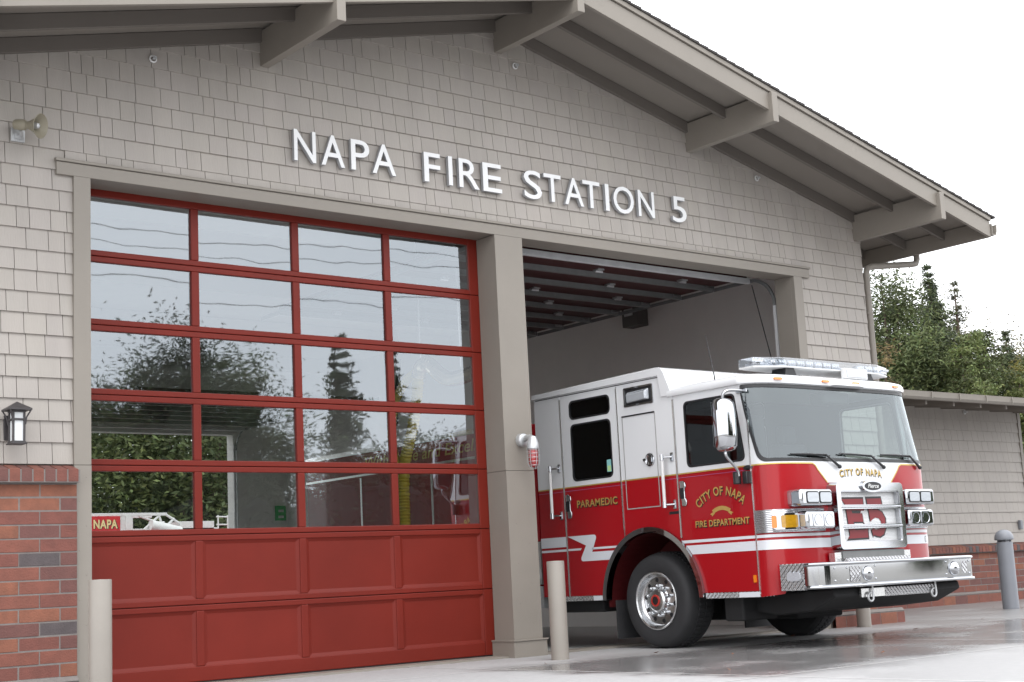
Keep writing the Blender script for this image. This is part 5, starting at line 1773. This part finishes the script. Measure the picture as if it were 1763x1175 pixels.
# cab interior
b = MB()
b.box(XN + .10, XF - .10, -2.45, -2.12, 1.45, 1.64)
b.box(XN + .66, XF - .66, -2.30, .70, .70, .80)
part("dashboard", b, M_BLACK, bevel=.03)
for x in (4.80, 6.30):
    b = MB(); b.box(x, x + .52, -1.75, -1.25, 1.05, 1.25); b.box(x + .02, x + .50, -1.32, -1.16, 1.25, 2.02); b.box(x + .13, x + .39, -1.28, -1.18, 2.03, 2.22)
    part("seat", b, M_SEAT, bevel=.04, segs=3)
b = MB(); b.tube([(6.56 + .20 * math.cos(R(a)), -2.03 + .06 * math.sin(R(a)), 1.62 + .19 * math.sin(R(a))) for a in range(0, 360, 15)], .014, 8, closed=True); b.tube([(6.56, -2.03, 1.62), (6.56, -2.25, 1.5)], .025, 8)
part("steering_wheel", b, M_BLACK, smooth=60)
b = MB(); b.box(5.72, 6.15, -2.46, -2.28, 2.30, 2.42); part("overhead_console", b, M_BLACK, bevel=.02)
b = MB(); b.box(5.35, 6.30, -1.15, -1.05, .8, 2.35); part("cab_divider", b, M_SEAT)

# body behind the cab
b = MB()
b.mi = 0
b.box(XN + .02, XF - .02, 1.30, 5.80, 1.12, 2.50)
b.box(XN + .02, XF - .02, 1.30, 3.55, .45, 1.12); b.box(XN + .02, XF - .02, 5.15, 5.80, .45, 1.12)
b.box(XN + .5, XF - .5, .78, 5.78, .45, 2.3)
body = part("engine_body", b, [M_DRED if False else M_RED], bevel=.012)
for (y0, y1) in ((1.36, 2.70), (2.84, 4.30), (4.44, 5.70)):
    for s, mp in ((-1, lambda p, w: (XN + .02 - w, p[0], p[1])), (1, lambda p, w: (XF - .02 + w, p[0], p[1]))):
        b = MB(); b.plate([(y0, 1.18), (y1, 1.18), (y1, 2.10), (y0, 2.10)], [], mp, .006, -.002)
        part("locker_door", b, M_RED, body, bevel=.004)
        b = MB(); b.plate([(y0 - .05, 1.16), (y0 - .01, 1.16), (y0 - .01, 2.12), (y0 - .05, 2.12)], [], mp, .010, -.002); part("locker_trim", b, M_ALU, body)
for s, mp in ((-1, lambda p, w: (XN + .02 - w, p[0], p[1])), (1, lambda p, w: (XF - .02 + w, p[0], p[1]))):
    b = MB(); b.plate([(1.30, 2.14), (5.80, 2.14), (5.80, 2.17), (1.30, 2.17)], [], mp, .012, -.002); b.plate([(1.30, 2.44), (5.80, 2.44), (5.80, 2.50), (1.30, 2.50)], [], mp, .012, -.002)
    part("body_rail", b, M_ALU, body)
b = MB(); b.text("With Pride and Excellence", 1, lambda p, w: (XN + .02 - w, 4.30 - p[0], 2.235 + p[1]), .004, None, width=2.95, height=.15, bold=.008, shear=.2)
part("lettering", b, M_GOLD, body, recalc=False)
b = MB(); b.box(XN + .03, XN + .6, .80, 1.25, .62, 1.10); pnl = part("pump_panel", b, M_ALU, bevel=.006)
b = MB()
for (y, z) in ((.90, 1.0), (1.02, 1.0), (1.14, 1.0), (.92, .82), (1.10, .82)):
    b.lathe([(.045, 0), (.045, .012), (.036, .014), (.0001, .013)], (XN + .03, y, z), (-1, 0, 0), 20, cap=False)
part("gauge", b, M_BLACK, pnl, smooth=40)
b = MB(); b.lathe([(.07, 0), (.07, .10), (.085, .10), (.085, .15), (.0001, .155)], (XN + .04, 1.0, .70), (-1, 0, 0), 20, cap=False); b.box(XN + .04, XN + .4, .80, 1.28, .36, .60)
part("intake_cap", b, M_STEEL, pnl, smooth=40)
b = MB(); b.box(XN + .03, XN + .10, .80, 1.28, 1.10, 2.3); part("pump_upper_panel", b, M_RED, bevel=.006)

# ================================================================ LADDER TRUCK in the yard behind, seen through the bay
lt = thing("ladder_truck", "red and white ladder truck in the yard behind, its boom seen through the glass", "fire truck", (9.0, 25.0, GZ))
YL = 25.0
b = MB(); b.box(2.4, 11.6, YL, YL + 2.5, .5, 2.30); b.box(11.7, 13.9, YL + .02, YL + 2.48, .5, 2.2)
b.build("truck_body", M_RED, lt, bevel=.04)
b = MB(); b.box(12.0, 13.6, YL - .01, YL + 2.51, 1.4, 2.1); b.build("cab_window", M_BLACK, lt)
DX = .27
b = MB()
b.box(6.0 + DX, 11.72 + DX, YL + .55, YL + .63, 2.93, 3.01); b.box(6.0 + DX, 11.72 + DX, YL + 1.5, YL + 1.58, 2.93, 3.01)
b.box(10.36 + DX, 10.72 + DX, YL + .56, YL + .62, 2.55, 2.93); b.box(10.50 + DX, 10.66 + DX, YL + .54, YL + .60, 2.55, 2.93)
b.box(6.0 + DX, 13.3 + DX, YL + .55, YL + .65, 2.50, 2.58)
for (xa, xb, za, zb) in ((11.68, 12.35, 2.97, 2.56), (10.9, 12.1, 2.93, 2.52), (11.05, 11.5, 2.55, 2.93), (11.5, 11.62, 2.93, 2.55), (11.62, 11.95, 2.55, 2.85), (11.2, 11.65, 2.74, 2.74)):
    b.tube([(xa + DX, YL + .59, za), (xb + DX, YL + .59, zb)], .035, 8)
b.box(12.1 + DX, 13.15 + DX, YL + .55, YL + 1.5, 2.50, 2.76)
b.build("boom", M_WHITEP, lt, bevel=.006)
b = MB(); b.lathe([(.16, 0), (.16, .9)], (11.2 + DX, YL + .5, 2.66), (.86, 0, -.2), 14); b.build("hydraulic_cylinder", M_WHITEP, lt, smooth=40)
b = MB()
for x in (13.3, 13.6, 13.95): b.tube([(x + DX, YL + .6, 2.45), (x + DX, YL + .6, 2.92)], .022, 8)
for z in (2.66, 2.88): b.tube([(13.25 + DX, YL + .6, z), (14.0 + DX, YL + .6, z - .02)], .022, 8)
b.build("basket_rail", M_WHITEP, lt)
b = MB(); b.box(8.7 + DX, 10.33 + DX, YL + .50, YL + .545, 2.50, 2.925); sb_ = b.build("name_board", mat("board_red", (.52, .012, .02), .4), lt, bevel=.006)
b = MB(); b.mi = 1; b.text("NAPA", 1, lambda p, w: (9.58 + DX + p[0], YL + w, 2.585 + p[1]), .494, None, width=.70, height=.24, bold=.06, space=1.1)
b.mi = 0; b.text("NAPA", 1, lambda p, w: (9.57 + DX + p[0], YL + w, 2.595 + p[1]), .488, None, width=.68, height=.24, bold=.035, space=1.1)
b.build("lettering", [mat("pale_gold", (.75, .62, .30), .4), M_BLACK], sb_, recalc=False)
for x in (4.2, 5.5, 12.6):
    for y in (YL + .25, YL + 2.2):
        b = MB(); b.lathe([(.0001, .16), (.28, .16), (.30, .14), (.48, .15), (.5, .08), (.5, -.08), (.48, -.15), (.0001, -.15)], (x, y, GZ + .5), (0, -1, 0), 28, cap=False)
        b.build("wheel", M_RUB, lt, smooth=40)

# ================================================================ TREES
def tone_of(rn, base, clump):
    f = clump * rn.uniform(.75, 1.3)
    return (base[0] * f * rn.uniform(.9, 1.12), base[1] * f, base[2] * f * rn.uniform(.85, 1.1))
def leaf(b, p, rn, sz, droop=0.0):
    d = Vector((rn.gauss(0, 1), rn.gauss(0, 1), rn.gauss(0, .6) - droop)).normalized()
    e = d.orthogonal().normalized(); e = (Matrix.Rotation(rn.uniform(0, 6.28), 3, d) @ e)
    L, W_ = sz * rn.uniform(.7, 1.4), sz * rn.uniform(.28, .5)
    p = Vector(p)
    b.face([p - d * L * .5, p + e * W_ * .5, p + d * L * .5, p - e * W_ * .5])
def conifer(name, label, x, y, h, r, base, seed, z0=0.0, dens=1.0, leafsz=.26, crown0=.06, group=None, power=.85, sparse=0.0):
    rn = random.Random(seed)
    t = thing(name, label, "tree", (x, y, GZ), group)
    tb = MB(); tb.tube([(x, y, GZ - .1), (x + rn.uniform(-.1, .1), y, h * .5), (x, y, h * .97)], [h * .022, h * .014, .02], 8)
    cb_ = MB()
    nw = int(h * 2.3)
    for w in range(nw):
        tt = crown0 + (1 - crown0) * (w + rn.uniform(-.3, .3)) / nw
        if tt > .995: continue
        rr = r * (1 - tt) ** power + .10
        nb = rn.randint(5, 8) if tt < .85 else rn.randint(3, 5)
        a0 = rn.uniform(0, 6.28)
        for k in range(nb):
            if rn.random() < sparse: continue
            a = a0 + 6.283 * k / nb + rn.uniform(-.35, .35)
            ln_ = rr * rn.uniform(.55, 1.15)
            zb_ = h * tt
            droop = rn.uniform(.05, .45) * (1 - tt)
            tip = Vector((math.cos(a) * ln_, math.sin(a) * ln_, -droop * ln_ + rn.uniform(0, .3) * ln_))
            if ln_ > .5:
                tb.tube([(x, y, zb_), (x + tip.x, y + tip.y, zb_ + tip.z)], [.02 + .012 * ln_, .008], 4, cap=False)
            n = max(6, int((14 + ln_ * 62) * dens))
            cl = rn.choice((.55, .75, .95, 1.1, 1.35))
            for i in range(n):
                f = rn.uniform(.12, 1.05)
                q = Vector((x, y, zb_)) + tip * f + Vector((rn.gauss(0, .12 * ln_ + .05), rn.gauss(0, .12 * ln_ + .05), rn.gauss(-.04, .10 * ln_ + .04)))
                cb_.tone = tone_of(rn, base, cl)
                leaf(cb_, q, rn, leafsz, .5)
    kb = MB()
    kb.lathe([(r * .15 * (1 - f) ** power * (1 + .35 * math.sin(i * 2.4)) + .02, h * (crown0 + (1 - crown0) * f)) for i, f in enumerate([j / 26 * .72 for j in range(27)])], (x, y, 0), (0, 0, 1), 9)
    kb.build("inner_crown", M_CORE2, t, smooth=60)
    tb.build("trunk", M_BARK, t)
    cb_.build("crown", M_LEAF, t, tone=True, recalc=False)
    return t
def broadleaf(name, label, x, y, h, rx, rz, base, seed, zc=None, n=3000, leafsz=.28, group=None, clumps=46, core=False):
    rn = random.Random(seed)
    t = thing(name, label, "tree", (x, y, GZ), group)
    zc = zc if zc else h - rz
    tb = MB(); tb.tube([(x, y, GZ - .1), (x + .1, y, zc * .6), (x, y, zc + rz * .5)], [.03 * h, .02 * h, .03], 8)
    cb_ = MB()
    cs = []
    for i in range(clumps):
        while True:
            v = Vector((rn.uniform(-1, 1), rn.uniform(-1, 1), rn.uniform(-1, 1)))
            if .35 < v.length < 1: break
        c = Vector((x + v.x * rx, y + v.y * rx, zc + v.z * rz))
        cs.append((c, rn.uniform(.14, .30) * rx, rn.choice((.55, .75, 1.0, 1.2, 1.45))))
        if i % 3 == 0:
            tb.tube([(x, y, max(1.0, zc - rz * .6)), tuple((Vector((x, y, zc - rz * .3)) + c) / 2), tuple(c)], [.012 * h, .007 * h, .01], 5, cap=False)
    for i in range(n):
        c, s_, cl = rn.choice(cs)
        q = c + Vector((rn.gauss(0, s_), rn.gauss(0, s_), rn.gauss(0, s_ * .8)))
        cb_.tone = tone_of(rn, base, cl)
        leaf(cb_, q, rn, leafsz, .1)
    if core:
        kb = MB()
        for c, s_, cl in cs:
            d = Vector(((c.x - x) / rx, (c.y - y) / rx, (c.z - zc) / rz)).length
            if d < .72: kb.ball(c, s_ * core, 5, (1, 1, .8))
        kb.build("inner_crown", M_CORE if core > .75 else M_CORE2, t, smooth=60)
    tb.build("trunk", M_BARK, t)
    cb_.build("crown", M_LEAF, t, tone=True, recalc=False)
    return t
GA = (.088, .110, .046); GB = (.115, .142, .055); GC = (.140, .165, .055); GD = (.075, .095, .052); GY_ = (.23, .215, .055); GR = (.15, .115, .055)
gR = "trees behind the low wing"
broadleaf("evergreen_tree", "broad dark evergreen tree right beside the downspout behind the wing", 51.6, 30, 14.3, 2.9, 6.6, GA, 1, n=60000, leafsz=.20, group=gR, clumps=110, core=.7)
conifer("fir_tree", "tallest pointed fir tree behind the low wing", 55.2, 30, 15.25, 3.1, GD, 2, dens=1.3, leafsz=.19, group=gR, crown0=.3, sparse=.1)
conifer("fir_tree", "slim dark fir tree just right of the tallest pointed fir", 57.0, 31, 14.6, 2.7, GD, 3, dens=1.3, leafsz=.18, group=gR, crown0=.3, sparse=.1)
conifer("fir_tree", "thin grey-green fir tree with sparse branches against the sky", 60.4, 32, 15.5, 3.2, (.085, .088, .05), 4, dens=.9, leafsz=.18, group=gR, sparse=.25)
conifer("fir_tree", "small ragged fir tree near the right edge of the photo", 63.2, 31, 12.9, 2.6, GD, 5, dens=1.0, leafsz=.18, group=gR, sparse=.2)
conifer("cedar_tree", "light green bushy cedar whose tip stands left of the other cedars", 51.3, 26, 10.3, 3.0, GB, 6, dens=1.5, leafsz=.19, group=gR, power=.6)
conifer("cedar_tree", "mid green cedar in front of the tallest fir", 53.6, 27, 11.4, 3.0, GB, 7, dens=1.5, leafsz=.19, group=gR, power=.6)
conifer("cedar_tree", "dark rounded cedar in the middle of the row behind the wing roof", 56.3, 28, 11.8, 3.4, GA, 8, dens=1.5, leafsz=.19, group=gR, power=.55)
conifer("cedar_tree", "low bright green cedar just above the middle of the wing roof", 54.2, 25, 8.9, 2.4, GC, 9, dens=1.6, leafsz=.18, group=gR, power=.6)
conifer("cedar_tree", "green cedar below the sparse grey-green fir", 59.0, 27, 10.6, 3.0, GB, 10, dens=1.5, leafsz=.19, group=gR, power=.6)
conifer("cedar_tree", "lowest yellowish green cedar at the right above the wing gutter", 57.5, 24.5, 8.2, 2.2, GC, 12, dens=1.6, leafsz=.18, group=gR, power=.6)
broadleaf("broadleaf_tree", "round yellow-green tree at the right edge above the wing roof", 62.0, 28, 10.4, 2.9, 4.6, GY_, 13, n=35000, leafsz=.19, group=gR, core=.7)
broadleaf("broadleaf_tree", "pale hazy olive tree far behind at the right edge", 72.0, 36, 14.2, 4.5, 6, (.16, .15, .09), 14, n=16000, leafsz=.22, group=gR, core=.7)
broadleaf("broadleaf_tree", "rusty brown tree low beside the downspout", 46.9, 27, 11.0, .9, 4.4, GR, 15, n=2200, leafsz=.18, group=gR, core=.7)
broadleaf("evergreen_tree", "dark bulky evergreen tree behind the fir trees", 63.5, 40, 13.6, 5.0, 6.4, GD, 31, n=32000, leafsz=.22, group=gR, clumps=90, core=.7)
broadleaf("evergreen_tree", "dark bulky evergreen tree behind the thin grey-green fir", 69.5, 40, 12.6, 4.6, 6.0, GA, 32, n=28000, leafsz=.22, group=gR, clumps=90, core=.7)
broadleaf("evergreen_tree", "tall dark evergreen tree between the downspout and the tallest fir", 57.0, 38, 14.6, 3.6, 7.0, GA, 33, n=38000, leafsz=.21, group=gR, clumps=90, core=.7)
gB = "trees in the yard seen through the garage"
for i, (x, y, h, r, c, lab) in enumerate(((9.5, 36, 9.0, 3.6, GA, "dark leafy tree behind the ladder truck's name board"), (14.0, 38, 9.5, 4.2, GB, "mid green leafy tree above the ladder truck's boom"),
                                    (18.5, 36, 8.5, 3.6, GA, "leafy tree behind the ladder truck's basket"), (24, 40, 9.5, 4.5, GC, "bright green leafy tree seen beside the rear door jamb"), (5.0, 37, 8.5, 4.0, GB, "leafy tree seen through the rear of the closed bay"))):
    broadleaf("yard_tree", lab, x, y, h, r, h * .48, c, 40 + i, n=26000, leafsz=.26, group=gB, zc=h * .5, clumps=90)

# trees, poles and wires across the road: they show in the panes and the chrome
gX = "trees across the road reflected in the glass"
ax_ = [(14, -52, 12.0, 3.6, GA, 'b'), (18.5, -47, 9.5, 3.0, GA, 'b'), (23, -47, 12.2, 3.6, GD, 'b'), (27, -50, 12.0, 3.8, GA, 'b'), (31.8, -47, 13.0, 2.6, GD, 'c'),
       (36.5, -52, 8.5, 3.6, GD, 'b'), (40.5, -47, 11.2, 2.6, GD, 'c'), (46, -50, 8.0, 3.8, GA, 'b'), (78, -50, 5.5, 3.6, GD, 'b'), (84, -56, 6.0, 4.0, GA, 'b'), (97, -62, 7.0, 4.5, GD, 'b')]  # the farthest low trees are added to darken the chrome's reflection
for i, (x, y, h, r, c, k) in enumerate(ax_):
    lab = "dark %s across the road, seen only in reflections" % ("pointed conifer" if k == 'c' else "leafy tree")
    c = (c[0] * .9, c[1] * .9, c[2] * .9)
    if k == 'c': conifer("roadside_conifer", lab, x, y, h, r, c, 70 + i, dens=.45, leafsz=.30, group=gX)
    else: broadleaf("roadside_tree", lab, x, y, h, r, h * .45, c, 70 + i, n=40000 if x < 50 else 9000, leafsz=.22 if x < 50 else .4, group=gX, clumps=110, core=.78)
hg = thing("hedge", "tall dark hedge added across the road to darken the reflection in the glass", "hedge", (25, -42, GZ))  # added to darken what the lower door panes reflect
rn = random.Random(99)
b = MB(); hb = MB()
for i in range(22):
    x = 7 + i * 1.75
    hb.ball((x, -42.3 + rn.uniform(-.3, .3), 2.1), 1.0, 6, (1.3, 1.0, 2.4 + rn.uniform(-.4, .5)))
    cl = rn.uniform(.5, 1.2)
    for k in range(420):
        b.tone = tone_of(rn, (.030, .042, .018), cl * rn.uniform(.6, 1.3))
        a = rn.uniform(0, 6.28); h = rn.uniform(0, 1)
        rr = 1.25 * (1 - max(0, h - .75) * 2.2)
        leaf(b, (x + math.cos(a) * rr * 1.1 + rn.gauss(0, .2), -42.3 + math.sin(a) * rr + rn.gauss(0, .2), h * 5.2 + rn.gauss(0, .25)), rn, .34, .1)
hb.build("solid_core", mat("hedge_core", (.012, .014, .009), .95), hg)  # solid dark blobs inside the leaves make the hedge opaque
b.build("foliage", M_LEAF, hg, tone=True, recalc=False)
def pole(x, label):
    t = thing("utility_pole", label, "utility pole", (x, -33, GZ), "utility poles along the road")
    b = MB(); b.tube([(x, -33, GZ - .2), (x, -33, 14.2)], [.17, .11], 12); b.build("post", M_WOOD, t, smooth=40)
    b = MB(); b.box(x - .06, x + .06, -34.2, -31.8, 13.3, 13.45); b.build("crossarm", M_WOOD, t)
    b = MB(); b.lathe([(.25, 0), (.25, .9), (.1, 1.0)], (x + .35, -33, 10.6), (0, 0, 1), 16); b.build("transformer", M_GREYP, t, smooth=40)
pole(-18, "wooden utility pole across the road, far left of the camera")
pole(34, "wooden utility pole across the road, opposite the low wing")
for (y, z) in ((-34.1, 13.5), (-31.9, 13.5), (-33.0, 11.6)):
    b = MB()
    pts = []
    for (xa, xb) in ((-70, -18), (-18, 34), (34, 86)):
        for i in range(17):
            f = i / 16
            pts.append((xa + (xb - xa) * f, y, z - 4 * .75 * f * (1 - f)))
    b.tube(pts, .014, 5)
    tag(b.build("overhead_wire", M_WIRE), "black overhead wire strung between the utility poles across the road", "wire", "overhead wires along the road")
